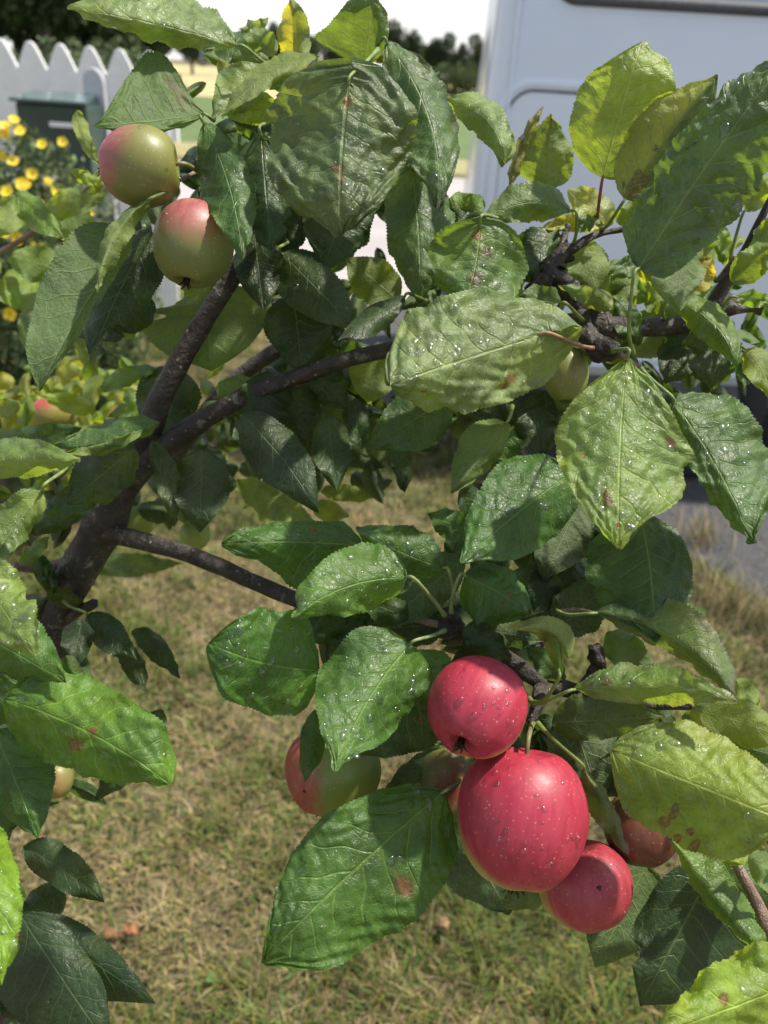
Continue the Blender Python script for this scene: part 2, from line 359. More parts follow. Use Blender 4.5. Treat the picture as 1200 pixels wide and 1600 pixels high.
def leafgeo(p, full=True):
    r = np.random.default_rng(int(abs(p['b'][0]*7+p['b'][1]*13+p['t'][0]*3)))
    b = np.array(p['b'], float); t = np.array(p['t'], float)
    Lpx = np.hypot(*(t[:2]-b[:2])); teeth = p['teeth'] or int(np.clip(Lpx/5.2, 10, 44))
    NU = teeth*3+1 if full else 17; hv = int(np.clip((abs(p['wa'])+abs(p['wb']))/(6 if p['spots'] else 9), 5, 28 if p['spots'] else 15)) if full else 3
    dirp = (t[:2]-b[:2])/(Lpx+1e-6); perp = np.array([dirp[1], -dirp[0]])
    m = (b+t)/2; m[:2] += perp*p['bend']; m[2] += p['bz']; c = 2*m-(b+t)/2
    u = np.linspace(0, 1, NU); U = u[:, None]
    mid = (1-U)**2*b+2*U*(1-U)*c+U**2*t
    tan = np.gradient(mid[:, :2], axis=0); tan /= np.linalg.norm(tan, axis=1)[:, None]+1e-9
    pr = np.stack([tan[:, 1], -tan[:, 0]], 1)
    v = np.linspace(-1, 1, 2*hv+1); v = np.sign(v)*np.abs(v)**.92
    sh = p['sh']; shA, shB = (sh if isinstance(sh, tuple) else (sh, sh))
    def prof(s):
        vals = SH[s] if isinstance(s, str) else s
        xs = PU if len(vals) == len(PU) else np.linspace(0, 1, len(vals))
        f = np.interp(u, xs, vals); k = max(1, NU//15)
        if k > 1:
            g = np.convolve(np.pad(f, k, mode='edge'), np.ones(2*k+1)/(2*k+1), 'valid'); e = np.minimum(u, 1-u)*8; f = np.where(e < 1, f*(1-e)+g*e, g)
        return f
    fA, fB = prof(shA), prof(shB)
    saw = ((u*teeth) % 1.0); th = (saw-.45)*(.35+.65*np.abs(np.sin(u*13+r.uniform(0, 6))))*min(.10, 3.6/max(20, (abs(p['wa'])+abs(p['wb']))/2)) if full else 0*u
    irr = 1+.045*np.sin(u*9+r.uniform(0, 6))+.022*np.sin(u*19+r.uniform(0, 6)); irr2 = 1+.045*np.sin(u*8+r.uniform(0, 6))+.022*np.sin(u*17+r.uniform(0, 6))
    X = np.zeros((NU, len(v), 3)); pa = r.uniform(0, 6, 6)
    zcm = []
    for j, vv in enumerate(v):
        A = vv > 0; a = abs(vv); wd = p['wa'] if A else p['wb']; dd = p['da'] if A else p['db']; f = fA if A else fB
        e = a**10
        ww = f*(irr if A else irr2)*(1+th*e)
        bt = np.ones(NU)
        for (side, uc, hw, dep) in p['bites']:
            if (side > 0) == A:
                bt = np.minimum(bt, 1-dep*np.clip(1.3-np.abs(u-uc)/hw*1.3+.12*np.sin(u*90), 0, 1)**.5)
        ww = ww*(1-(1-bt)*1.0)
        off = (1 if A else -1)*wd*ww*a*(1.09 if wd > 20 else 1)
        X[:, j, :2] = mid[:, :2]+pr*off[:, None]-(tan*(p['lobe']*Lpx*a**2*((1-u)**4)+.10*Lpx*a**1.6*u**3*(1-u))[:, None])
        z = mid[:, 2]+dd*a*f+p['cup']*(a**2)*f+p['wave']*(a**2.2)*np.sin(2*np.pi*(p['wk']*u)+pa[0 if A else 1])*2.0*f**.5
        z = z+pa[5]/6.28*1.5*np.clip((u-.72)/.28, 0, 1)**2
        if p['hook']: z = z+p['hook']*np.clip((u-.7)/.3, 0, 1)**2
        X[:, j, 2] = z
    # side-vein coordinate
    nv = 7.5 if Lpx > 90 else 6
    AV = np.abs(v)[None, :]; Tt = nv*(U-.27*AV**.85*(1-.35*U))+.22*np.sin(U*11+pa[2])*AV+.13*np.sin(AV*7+U*23+pa[3])*AV+.12*np.sin(U*17+pa[4])+np.where(v > 0, .45, 0)[None, :]+.3
    z3 = X[..., 2]/100.
    W3 = CAM+fw*z3[..., None]+rt*((X[..., 0]-600)/F*z3)[..., None]-up*((X[..., 1]-800)/F*z3)[..., None]
    du = np.gradient(W3, axis=0); dv = np.gradient(W3, axis=1); n = np.cross(du, dv); n /= np.linalg.norm(n, axis=2)[..., None]+1e-12
    # orient toward camera
    ctr = np.sign(np.sum(n*(CAM-W3), axis=2).mean()); n *= ctr if ctr else 1
    fr = np.abs(((Tt % 1)-.5)*2); bul = 1-fr**2.2
    size = Lpx/F*b[2]/100
    env = np.clip(AV*5, 0, 1)*(1-AV**6)*np.clip(np.sin(np.pi*U)*2.5, 0, 1)
    s = -1 if p['under'] else 1
    gx = U*size*1000; gy = v[None, :]*((abs(p['wa'])+abs(p['wb']))/2)/F*b[2]/100*1000
    ns = (np.sin(gx*.35+pa[3]+1.3*np.sin(gy*.28+pa[5]))*np.sin(gy*.42+pa[4]+.9*np.sin(gx*.21)) + .3*np.sin(gx*.7+gy*.4+pa[5])*np.sin(gy*.75-gx*.37+pa[2]) + .10*np.sin(gx*1.9-gy*1.1+pa[0])*np.sin(gy*1.7+gx*.8+pa[1]))
    disp = p['cr']*(1.7 if .045 < p['cr'] < .1 else 1.15 if p['cr'] < .13 else .92)/100*(s*bul*.42*env*(.6+.5*np.sin(U*5+pa[4]))+ns*.8*(.3+AV)) - s*.0004*np.exp(-(AV/.05)**2)
    if full: W3 = W3+n*disp[..., None]
    # colours
    base = np.array(p['col'])*p['tone']; base = base*np.array((1.20, 1.16, .92)) if base[1] > .09 else base*np.array((1.15, 1.04, .86)); C = np.zeros((NU, len(v), 3))+base  # leaves taken as sunlit are brightened here, light put into their colour
    if p['colb'] is not None:
        k = np.clip(.5-v*4+.6*np.sin(U*9+pa[1])*.3, 0, 1); C = C*(1-k)[..., None]+np.array(p['colb'])*p['tone']*k[..., None]
    if p['edge'] is not None:
        k = np.clip((AV-.62)/.38+.25*np.sin(U*17+pa[3])-.1, 0, 1)*.85+0*U; k = np.maximum(k, np.clip((U-.82)/.15, 0, 1)+0*AV); C = C*(1-k)[..., None]+np.array(p['edge'])*k[..., None]
    if p['pale']:
        k = np.clip(ns*.5+.25, 0, 1)*p['pale']; C = C*(1-k)[..., None]+np.array((.22, .30, .11))*k[..., None]
    dead = np.zeros((NU, len(v)), bool)
    for sp_ in p['spots']:
        su, sv, ru = sp_[:3]; sc_ = sp_[3] if len(sp_) > 3 else (.10, .045, .03)
        asp = size/max(1e-4, ((abs(p['wa'])+abs(p['wb']))/2)/F*b[2]/100)
        dist = np.sqrt(((U-su)/ru)**2+((v[None, :]-sv)/(ru*asp))**2)+.22*np.sin(U*60+pa[0])+.22*np.sin(v[None, :]*17+pa[1])
        sc_ = np.array(sc_)*.45+np.array((.085, .055, .028))*.55; halo = np.clip((1.9-dist)/1.0, 0, 1)*.5; C = C*(1-halo)[..., None]+(C*.4+np.array((.13, .13, .02)))*halo[..., None]
        k = np.clip((1.1-dist)/.16, 0, 1)*np.clip(.75+.5*np.sin(U*140+pa[2])*np.sin(v[None, :]*31), 0, 1); rim = np.clip(1-np.abs(dist-.95)/.22, 0, 1)*.8
        C = C*(1-k)[..., None]+np.array(sc_)*k[..., None]; C = C*(1-.7*rim)[..., None]+np.array((.05, .02, .015))*(.7*rim)[..., None]
        if len(sp_) > 4 and sp_[4]: dead |= dist < .8
    nvv = len(v); idx = np.arange(NU*nvv).reshape(NU, nvv)
    q = np.stack([idx[:-1, :-1], idx[1:, :-1], idx[1:, 1:], idx[:-1, 1:]], -1).reshape(-1, 4)
    keep = ~(dead[:-1, :-1]&dead[1:, 1:]).reshape(-1); q = q[keep]
    Vf = W3.reshape(-1, 3); fn = np.cross(Vf[q[:, 1]]-Vf[q[:, 0]], Vf[q[:, 3]]-Vf[q[:, 0]])
    facing = np.sum(fn*(CAM-Vf[q[:, 0]]), axis=1).sum()
    if (facing > 0) == bool(p['under']): q = q[:, ::-1]
    return dict(V=Vf, q=q, C=C.reshape(-1, 3), uv=np.stack([U+0*AV, (v[None, :]*.5+.5)+0*U], -1).reshape(-1, 2), vein=np.stack([Tt, AV+0*U], -1).reshape(-1, 2),
                base=W3[0, hv], n=n, W=W3, v=v, u=u, tan=(W3[1, hv]-W3[0, hv]), size=size, p=p)
def stalkgeo(p, g):
    st = p['stalk']
    b = g['base']
    if st is None: return None
    e = P(st[0], st[1], st[2]/100); tdir = g['tan']/np.linalg.norm(g['tan']); L = np.linalg.norm(e-b)
    mid = (b+e)/2-tdir*L*.12+np.array([0, 0, -.06*L]); tc_ = (CAM-b)/np.linalg.norm(CAM-b); path = cat([b+tdir*.001+tc_*.0010, b-tdir*.10*L+tc_*.0045, mid+tc_*.005, e], 5)
    rad = np.interp(np.linspace(0, 1, len(path)), [0, .2, .85, 1], [.0007, .00085, .0011, .0017])
    return tube(path, rad, 7)
def dropgeo(surf, nmax, r, big=.0031, apple=False):
    """surf(i) -> position, normal"""
    V = []; Fs = []; n = 0
    for _ in range(nmax):
        pos, nor = surf()
        if pos is None: continue
        rad = big*(.36+.72*r.random()**3); h = rad*r.uniform(.32, .50)
        a = np.cross(nor, [.3, .5, .8]); a /= np.linalg.norm(a); c = np.cross(nor, a); el = r.uniform(.75, 1.25); ph = r.uniform(0, 6)
        ns, nr = 10, 4; ring = []
        for k in range(nr):
            f = k/nr; rr = rad*math.cos(f*math.pi/2)**.9; hh = h*math.sin(f*math.pi/2)-.00008
            for i in range(ns):
                an = 2*math.pi*i/ns; w_ = 1+.2*math.sin(2*an+ph)+.14*math.sin(3*an-ph)
                V.append(pos+a*rr*w_*math.cos(an)*el+c*rr*w_*math.sin(an)/el+nor*hh)
        V.append(pos+nor*h)
        for k in range(nr-1):
            for i in range(ns): Fs.append((n+k*ns+i, n+k*ns+(i+1) % ns, n+(k+1)*ns+(i+1) % ns, n+(k+1)*ns+i))
        for i in range(ns): Fs.append((n+(nr-1)*ns+i, n+(nr-1)*ns+(i+1) % ns, n+nr*ns))
        n += nr*ns+1
    return V, Fs

# ---- colours
YG = (.15, .21, .035); YEL = (.42, .36, .05); BR = (.095, .165, .032); DK = (.026, .060, .018); GY = (.075, .13, .045); PL = (.14, .21, .085); RED = (.26, .07, .06)  # DK: leaf green darkened to carry the shade inside the crown
BRN = (.15, .06, .035)
L = leaf
# -- top cluster
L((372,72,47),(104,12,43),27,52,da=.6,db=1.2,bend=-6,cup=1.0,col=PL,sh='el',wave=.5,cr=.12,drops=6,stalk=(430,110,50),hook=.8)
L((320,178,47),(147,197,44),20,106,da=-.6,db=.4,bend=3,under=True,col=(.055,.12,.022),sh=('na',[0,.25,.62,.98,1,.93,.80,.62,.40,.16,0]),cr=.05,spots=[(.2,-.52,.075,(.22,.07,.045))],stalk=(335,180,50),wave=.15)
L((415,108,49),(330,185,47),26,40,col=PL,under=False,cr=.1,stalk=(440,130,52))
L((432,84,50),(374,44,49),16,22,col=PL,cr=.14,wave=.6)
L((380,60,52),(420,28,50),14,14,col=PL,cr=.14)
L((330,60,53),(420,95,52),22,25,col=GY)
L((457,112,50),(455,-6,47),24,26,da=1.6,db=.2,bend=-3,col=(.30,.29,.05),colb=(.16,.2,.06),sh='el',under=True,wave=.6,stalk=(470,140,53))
L((566,108,48),(573,-22,44),78,28,da=.9,db=-.2,bend=-8,col=(.09,.145,.05),sh=([0,.55,.92,1,.95,.84,.7,.58,.44,.24,0],'el'),wave=.2,drops=8,stalk=(540,140,50))
L((600,98,49),(572,48,47),16,14,col=YG,under=True,cr=.03,spots=[(.15,.2,.14,(.10,.05,.02))])
L((545,132,42),(530,370,41),102,108,da=.9,db=1.3,bend=-4,cup=.9,col=(.08,.125,.06),sh=([0,.45,.74,.95,1,.98,.90,.78,.58,.34,.15,0],[0,.48,.76,.96,1,1,.96,.88,.70,.42,.18,0]),lobe=.18,wave=.5,cr=.25,drops=24,spots=[(.55,-.05,.035),(.62,.03,.028),(.1,.02,.03,(.2,.06,.06))],stalk=(590,78,45),order=9)
L((604,66,46),(684,328,43),38,58,da=1.6,db=1.0,bend=30,bz=-.6,col=(.07,.125,.05),sh='el',wave=.5,cr=.12,drops=5,stalk=(585,85,49),edge=(.05,.07,.03))
L((690,290,44.5),(684,330,44),10,12,col=(.03,.05,.02))
L((500,88,47),(347,186,44),17,21,da=-.7,db=1.2,bend=-18,col=YG,under=True,sh='el',wave=.3,cr=.05)
L((436,168,49),(348,178,48),22,26,col=YG,tone=1.3,under=True,cr=.03)
L((470,95,49),(420,140,50),20,18,col=BR)
L((350,160,50),(470,215,52),22,22,col=DK)
L((318,192,46),(379,406,42),34,40,da=.4,db=.8,bend=12,col=(.05,.105,.03),sh='el',wave=.4,cr=.06,stalk=(330,200,50))
L((340,205,49),(345,330,50),30,28,col=G0)
L((408,212,46),(424,396,44),42,52,da=.6,db=1.0,col=(.035,.075,.028),wave=.5,cr=.17,drops=5,stalk=(430,190,50),bites=[(-1,.55,.06,.25),(-1,.8,.05,.3),(1,.75,.05,.25)])
L((545,282,50),(507,422,48),52,52,da=.5,db=.5,col=DK,sh='ov',wave=.3)
L((520,300,53),(600,330,52),28,28,col=DK)
L((650,218,52),(664,328,51),24,22,col=YG,under=True,cr=.03)
L((600,262,52),(690,350,53),35,35,col=G0)
L((642,262,48),(655,474,46),52,50,da=.6,db=1.0,bend=6,col=(.07,.125,.05),wave=.6,cr=.14,drops=7,stalk=(630,240,52))
L((750,354,44),(722,484,43),72,68,da=.9,db=.6,bend=6,cup=.9,col=(.08,.145,.045),wave=.5,cr=.14,drops=15,lobe=.12,spots=[(.1,-.1,.06,(.18,.05,.06)),(.28,.18,.05,(.17,.05,.05)),(.62,.1,.07,(.1,.07,.05))],sh='rd',stalk=(790,345,49))
L((872,362,50),(786,446,48),26,36,col=DK,tone=1.1,sh='ov',cr=.07,stalk=(885,352,51))
L((756,332,49),(694,318,49),26,24,col=DK,colb=BR,sh='rd')
L((640,420,50),(700,440,52),26,26,col=DK)
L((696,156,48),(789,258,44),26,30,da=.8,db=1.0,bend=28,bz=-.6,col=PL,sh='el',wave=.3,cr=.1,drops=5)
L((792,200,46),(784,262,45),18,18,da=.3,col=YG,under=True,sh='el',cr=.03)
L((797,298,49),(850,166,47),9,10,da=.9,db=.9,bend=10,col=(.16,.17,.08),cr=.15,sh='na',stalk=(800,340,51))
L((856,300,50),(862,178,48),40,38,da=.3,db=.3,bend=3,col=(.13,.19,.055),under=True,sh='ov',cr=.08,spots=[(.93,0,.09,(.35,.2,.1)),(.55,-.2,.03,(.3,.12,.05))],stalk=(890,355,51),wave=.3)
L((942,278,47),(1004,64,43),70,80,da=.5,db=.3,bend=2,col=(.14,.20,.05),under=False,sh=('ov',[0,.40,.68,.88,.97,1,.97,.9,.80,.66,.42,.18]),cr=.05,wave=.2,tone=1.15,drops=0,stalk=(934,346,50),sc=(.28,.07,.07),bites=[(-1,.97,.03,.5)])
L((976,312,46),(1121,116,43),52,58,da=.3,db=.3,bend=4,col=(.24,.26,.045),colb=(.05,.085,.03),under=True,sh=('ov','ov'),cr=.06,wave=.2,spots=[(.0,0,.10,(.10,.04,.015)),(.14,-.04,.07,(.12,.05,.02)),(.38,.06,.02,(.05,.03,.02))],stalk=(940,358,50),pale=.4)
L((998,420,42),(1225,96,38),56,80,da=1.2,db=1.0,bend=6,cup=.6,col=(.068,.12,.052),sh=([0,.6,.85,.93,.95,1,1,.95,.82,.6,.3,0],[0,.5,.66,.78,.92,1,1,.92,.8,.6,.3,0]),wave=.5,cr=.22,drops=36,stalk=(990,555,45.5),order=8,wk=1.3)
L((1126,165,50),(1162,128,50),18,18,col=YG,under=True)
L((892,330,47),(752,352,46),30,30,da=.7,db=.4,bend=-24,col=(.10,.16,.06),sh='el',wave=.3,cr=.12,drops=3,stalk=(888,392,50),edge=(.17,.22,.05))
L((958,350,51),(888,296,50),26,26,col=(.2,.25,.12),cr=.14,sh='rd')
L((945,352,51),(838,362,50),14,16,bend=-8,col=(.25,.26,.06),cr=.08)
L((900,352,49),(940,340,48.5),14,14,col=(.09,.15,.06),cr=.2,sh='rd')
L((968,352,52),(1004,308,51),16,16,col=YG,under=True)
# right cluster
L((1120,350,50),(1060,395,49),22,22,col=YG,under=True)
L((1165,330,50),(1205,268,49),18,20,col=YG,under=True,stalk=(1140,420,51))
L((1085,350,48),(1110,420,48),22,24,col=YG,under=True,cr=.05,stalk=(1120,440,50))
L((1125,350,50),(1130,415,50),16,18,col=BR)
L((1078,378,45),(1062,486,44),34,44,da=.9,db=-.4,bend=-8,col=(.10,.15,.075),under=True,sh='el',cr=.05,wave=.2,pale=.3)
L((1075,450,48),(1112,398,48),18,26,col=YEL,tone=.8,under=True,spots=[(.5,0,.06,(.15,.07,.03))])
L((1100,465,49),(1085,400,49),20,18,col=YG,under=True)
L((1145,442,46),(1222,378,44),22,24,bend=5,col=(.11,.17,.04),cr=.06,drops=2)
L((1180,400,47),(1215,330,46),18,22,col=YG,under=True)
L((1150,465,47),(1212,478,46),14,16,bend=5,col=BR,drops=3,stalk=(1125,495,50))
L((1052,470,47),(1152,574,44),24,32,da=.9,db=.7,bend=22,col=(.10,.17,.04),sh='el',cr=.07,wave=.3,drops=4,stalk=(1040,500,50))
L((1165,545,47),(1205,622,45),24,24,bend=6,col=YG,cr=.06,stalk=(1130,515,49),under=True)
L((1110,505,49),(1115,612,48),42,40,col=(.04,.075,.028),cr=.2,wave=.5,bites=[(1,.6,.08,.3),(-1,.4,.06,.3)],drops=2)
L((1080,515,51),(1040,600,50),32,32,col=DK,bites=[(1,.5,.08,.3)])
L((1078,520,53),(960,548,53),26,26,col=YG,tone=1.3,under=True)
L((1040,505,53),(950,520,54),24,24,col=YG,tone=1.2,under=True)
L((1000,500,54),(1080,560,54),24,24,col=YEL,tone=.7,under=True)
L((907,372,52),(938,478,51),30,30,col=YG,under=True,cr=.04)
L((885,395,53),(870,470,53),20,20,col=BR,under=True)
L((960,405,53),(990,480,52),26,28,col=YG,under=True,drops=0)
L((1000,410,51),(950,430,50),16,18,col=GY)
L((955,430,52),(1015,470,53),20,24,col=BR,under=True)
L((925,480,52),(1010,500,53),20,20,col=YG,under=True)
L((1010,440,53),(1040,500,54),20,20,col=YG,under=True)
L((876,474,46),(806,464,45),22,24,col=(.06,.115,.035),cr=.12,drops=3,stalk=(910,500,48))
L((960,482,48),(872,446,46),16,20,da=.5,col=(.12,.18,.07),cr=.16,wave=.5,edge=(.14,.16,.06))
L((815,440,50),(762,482,49),18,26,col=(.26,.27,.14),cr=.15)
L((965,470,50),(1000,540,49),22,22,col=G0)
# hero centre
L((846,524,43),(610,602,38),76,98,da=1.4,db=.9,bend=-2,cup=1.0,col=(.135,.195,.09),sh=([0,.4,.66,.88,.98,1,.96,.9,.78,.58,.32,0],[0,.22,.42,.62,.8,.92,1,1,.9,.72,.42,0]),lobe=.26,wave=.55,cr=.20,wk=1.2,drops=48,spots=[(.30,.62,.03,(.30,.14,.09)),(.34,.70,.02),(.82,.45,.02,(.25,.1,.07))],stalk=(930,545,46),order=9,sc=(.26,.14,.08))
L((980,560,40),(967,858,36),104,100,da=.6,db=.6,bend=-5,cup=.3,col=(.115,.19,.06),sh=([0,.12,.28,.52,.76,.92,1,.97,.70,.28,.12,0],[0,.12,.30,.56,.78,.96,.86,.70,.52,.32,.16,0]),wave=.35,cr=.12,wk=1.4,drops=44,spots=[(.74,-.26,.036,(.16,.06,.05)),(.42,.72,.026,(.20,.08,.06)),(.885,-.05,.024,(.3,.1,.06)),(.52,-.58,.016,(.28,.18,.08))],edge=(.19,.26,.06),stalk=(958,548,44),order=10,bites=[(1,.62,.10,.10)])
L((1052,628,44),(1176,850,40),86,36,da=1.3,db=.6,bend=10,col=(.065,.125,.045),sh='ov',wave=.5,cr=.2,drops=26,stalk=(1000,575,46))
L((896,736,44),(720,880,40),62,70,da=.4,db=1.0,bend=-4,col=(.045,.11,.026),sh='ov',wave=.25,cr=.06,drops=34,stalk=(905,690,48))
L((1000,800,46),(1024,1004,43),62,98,da=.2,db=1.2,bend=6,col=(.033,.078,.02),sh=('el','ov'),wave=.25,cr=.06,drops=3,spots=[(.06,.12,.03)])
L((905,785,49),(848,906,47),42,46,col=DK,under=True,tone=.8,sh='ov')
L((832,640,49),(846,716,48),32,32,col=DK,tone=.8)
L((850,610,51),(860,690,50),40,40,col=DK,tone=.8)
L((905,590,50),(870,640,49),28,28,col=G0)
L((792,660,46),(706,772,44),22,40,da=.9,db=.4,col=(.085,.145,.03),under=True,cr=.05,wave=.3,stalk=(800,635,48))
L((800,665,49),(770,735,49),24,24,col=G0)
L((706,620,45),(574,700,44),44,44,col=(.038,.085,.024),wave=.3,cr=.06)
L((626,690,48),(632,770,47),17,19,da=.5,col=DK)
L((715,650,50),(640,640,51),20,24,col=DK)
# centre-left under-canopy, its shade put into the dark leaf colours
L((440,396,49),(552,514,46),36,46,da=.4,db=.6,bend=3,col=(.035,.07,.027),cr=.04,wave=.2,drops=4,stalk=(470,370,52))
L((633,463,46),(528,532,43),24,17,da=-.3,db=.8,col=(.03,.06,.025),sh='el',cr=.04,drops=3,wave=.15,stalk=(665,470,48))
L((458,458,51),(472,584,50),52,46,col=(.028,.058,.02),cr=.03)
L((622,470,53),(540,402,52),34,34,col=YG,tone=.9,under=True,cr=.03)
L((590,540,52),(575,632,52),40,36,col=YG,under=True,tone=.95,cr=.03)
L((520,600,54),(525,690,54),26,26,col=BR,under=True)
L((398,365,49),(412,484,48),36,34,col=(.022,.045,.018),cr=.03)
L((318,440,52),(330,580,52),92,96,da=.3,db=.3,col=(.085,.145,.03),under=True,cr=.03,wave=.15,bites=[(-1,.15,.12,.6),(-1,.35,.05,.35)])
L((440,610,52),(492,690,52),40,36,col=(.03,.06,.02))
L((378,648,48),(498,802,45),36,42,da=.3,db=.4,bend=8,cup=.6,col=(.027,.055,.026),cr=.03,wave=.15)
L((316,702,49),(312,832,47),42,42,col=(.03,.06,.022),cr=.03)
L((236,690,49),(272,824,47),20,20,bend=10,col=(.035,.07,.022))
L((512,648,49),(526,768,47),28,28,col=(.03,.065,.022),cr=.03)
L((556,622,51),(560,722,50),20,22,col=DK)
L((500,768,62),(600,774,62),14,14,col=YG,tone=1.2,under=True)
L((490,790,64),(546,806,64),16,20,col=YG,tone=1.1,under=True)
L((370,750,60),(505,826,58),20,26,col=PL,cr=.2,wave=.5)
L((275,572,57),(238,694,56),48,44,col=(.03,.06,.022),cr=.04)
L((160,610,58),(250,578,56),16,14,bend=8,col=BR,under=True)
# left cluster
L((212,366,46),(62,612,42),18,74,da=.8,db=-.2,bend=-10,cup=-.2,col=(.045,.095,.027),sh=('el',[0,.5,.8,.95,1,1,.95,.85,.68,.45,.2,0]),under=True,cr=.04,wave=.15,stalk=(225,350,49))
L((238,362,49),(140,565,47),50,44,da=.3,db=.3,bend=-6,col=(.025,.055,.02),cr=.04,bites=[(1,.86,.04,.6),(1,.72,.03,.3)])
L((232,312,44),(153,458,41),22,14,da=.9,db=.5,bend=-20,col=(.12,.17,.05),under=True,sh='el',cr=.07,wave=.3,stalk=(280,280,46))
L((66,462,70),(44,556,68),30,26,col=GY,under=True,stalk=(70,440,72))
L((250,660,47),(82,698,46),16,27,da=.2,db=.9,bend=8,col=(.055,.11,.035),under=False,sh='el',cr=.08)
L((230,668,46.8),(92,708,46),17,3,bend=4,col=BR,under=True,sh='el')
L((-60,722,42),(126,718,38),34,26,da=.6,db=.9,col=(.11,.18,.06),sh='el',cr=.07,wave=.2,drops=10)
L((210,700,50),(104,788,48),40,44,da=.4,db=.4,col=(.045,.085,.03),cr=.12)
L((150,765,52),(46,836,51),24,28,col=(.03,.065,.02),cr=.06,drops=3)
L((145,790,50),(52,820,50),14,18,col=(.045,.095,.03))
L((66,765,44),(-20,880,42),26,34,col=(.09,.15,.05),cr=.12,drops=8,stalk=(110,725,47))
L((30,884,52),(78,838,51),12,14,col=GY,drops=3)
L((-50,872,38),(56,1027,35),50,44,da=.5,db=.5,col=(.13,.20,.06),cr=.10,wave=.35,drops=34,bites=[(1,.55,.05,.25)],order=8,edge=(.18,.24,.07))
L((-40,985,40),(104,1066,39),58,34,da=.4,db=.6,col=(.05,.115,.026),cr=.06,wave=.2,drops=2)
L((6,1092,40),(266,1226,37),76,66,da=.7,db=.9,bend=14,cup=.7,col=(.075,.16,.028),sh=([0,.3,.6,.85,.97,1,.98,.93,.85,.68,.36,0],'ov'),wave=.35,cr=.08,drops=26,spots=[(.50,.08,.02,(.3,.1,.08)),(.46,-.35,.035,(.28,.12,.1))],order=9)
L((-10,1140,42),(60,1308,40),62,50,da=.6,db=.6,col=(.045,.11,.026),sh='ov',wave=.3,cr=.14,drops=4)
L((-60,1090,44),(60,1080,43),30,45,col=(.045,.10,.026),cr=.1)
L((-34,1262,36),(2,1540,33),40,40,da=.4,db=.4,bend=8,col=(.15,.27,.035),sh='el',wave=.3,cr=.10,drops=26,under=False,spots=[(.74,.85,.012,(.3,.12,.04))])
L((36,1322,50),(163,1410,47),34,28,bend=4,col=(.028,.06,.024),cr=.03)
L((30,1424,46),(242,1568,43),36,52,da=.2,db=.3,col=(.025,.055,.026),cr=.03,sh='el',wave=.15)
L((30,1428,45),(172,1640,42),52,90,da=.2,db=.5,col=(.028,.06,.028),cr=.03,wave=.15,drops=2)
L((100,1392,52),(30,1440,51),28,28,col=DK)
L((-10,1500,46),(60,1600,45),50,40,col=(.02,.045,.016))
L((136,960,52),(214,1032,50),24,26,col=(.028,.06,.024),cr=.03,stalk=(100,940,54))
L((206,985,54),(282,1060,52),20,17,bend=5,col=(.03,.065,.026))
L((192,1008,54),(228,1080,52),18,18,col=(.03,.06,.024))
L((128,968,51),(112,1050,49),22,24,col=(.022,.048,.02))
L((128,880,72),(286,880,70),20,18,bend=-4,col=GY)
# lower cluster
L((566,852,45),(346,850,42),84,30,da=1.0,db=.4,bend=-5,col=(.05,.115,.027),sh=([0,.4,.7,.95,1,.9,.80,.4,.28,.25,.15,0],[0,.5,.8,1,1,1,.95,.9,.8,.6,.35,0]),wave=.3,cr=.06,drops=20,spots=[(.08,.1,.03,(.25,.1,.06)),(.35,-.6,.03,(.14,.05,.07)),(.92,.0,.03,(.06,.03,.03))])
L((636,903,42),(456,966,38),42,56,da=.9,db=.7,bend=-18,col=(.075,.155,.033),sh=('ov','ov'),wave=.3,cr=.06,drops=36,stalk=(695,962,44),order=8,sc=(.15,.19,.07),bites=[(-1,.93,.04,.5)])
L((693,888,45),(556,824,43),32,40,da=.5,db=.3,bend=5,col=(.055,.12,.03),wave=.25,cr=.07,drops=20,stalk=(708,960,46))
L((500,1048,42),(326,1004,38),72,84,da=.3,db=.3,bend=10,cup=.3,col=(.048,.12,.025),sh='rd',wave=.15,cr=.07,drops=48,stalk=(560,1030,46),order=7)
L((642,1006,42),(524,1206,37),68,84,da=1.2,db=.4,bend=-12,col=(.055,.125,.030),sh=([0,.7,.9,.95,.9,.86,.8,.7,.5,.2,.1,0],[0,.5,.75,.95,1,1,.9,.75,.5,.22,.1,0]),wave=.35,cr=.06,drops=40,stalk=(695,985,44),order=8,sc=(.17,.22,.09))
L((655,1015,44),(690,1100,42),36,30,da=.4,col=(.07,.15,.035),drops=10)
L((695,1060,45),(556,1180,43),62,42,col=(.035,.08,.02),cr=.05,spots=[(.4,.3,.02),(.55,.5,.015)])
L((636,998,46),(536,1008,45),26,8,col=(.10,.13,.03),cr=.05,spots=[(.2,.5,.05,(.02,.03,.01)),(.4,.6,.05,(.02,.03,.01)),(.6,.4,.05,(.02,.03,.01)),(.85,.4,.09,(.02,.02,.01))])
L((580,950,48),(475,1000,46),26,24,col=(.03,.07,.022),stalk=(600,960,48))
L((565,965,47),(530,1060,47),22,30,col=DK)
L((724,872,46),(584,990,46),34,42,col=(.033,.08,.022),under=True)
L((726,900,44),(832,962,42),38,56,da=.5,db=.7,bend=4,col=(.045,.105,.03),cr=.12,wave=.4,drops=10,spots=[(.2,.3,.03,(.09,.04,.04)),(.6,.2,.025,(.09,.04,.05)),(.6,-.1,.02,(.09,.04,.05))],stalk=(705,960,45))
L((805,890,49),(885,985,48),44,40,col=(.03,.065,.02),under=True)
L((735,890,50),(800,870,51),30,28,col=DK)
L((740,1000,50),(840,985,50),30,30,col=DK)
L((873,1049,41),(794,979,38),24,10,da=.3,db=1.5,bend=-42,col=(.085,.15,.032),sh='el',under=False,cr=.05,wave=.3,drops=5,edge=(.25,.28,.05),stalk=(832,1098,44))
L((888,1030,41),(810,985,38),10,22,da=.3,db=.3,bend=-24,col=(.19,.24,.05),sh='el',under=True,cr=.03,wave=.2)
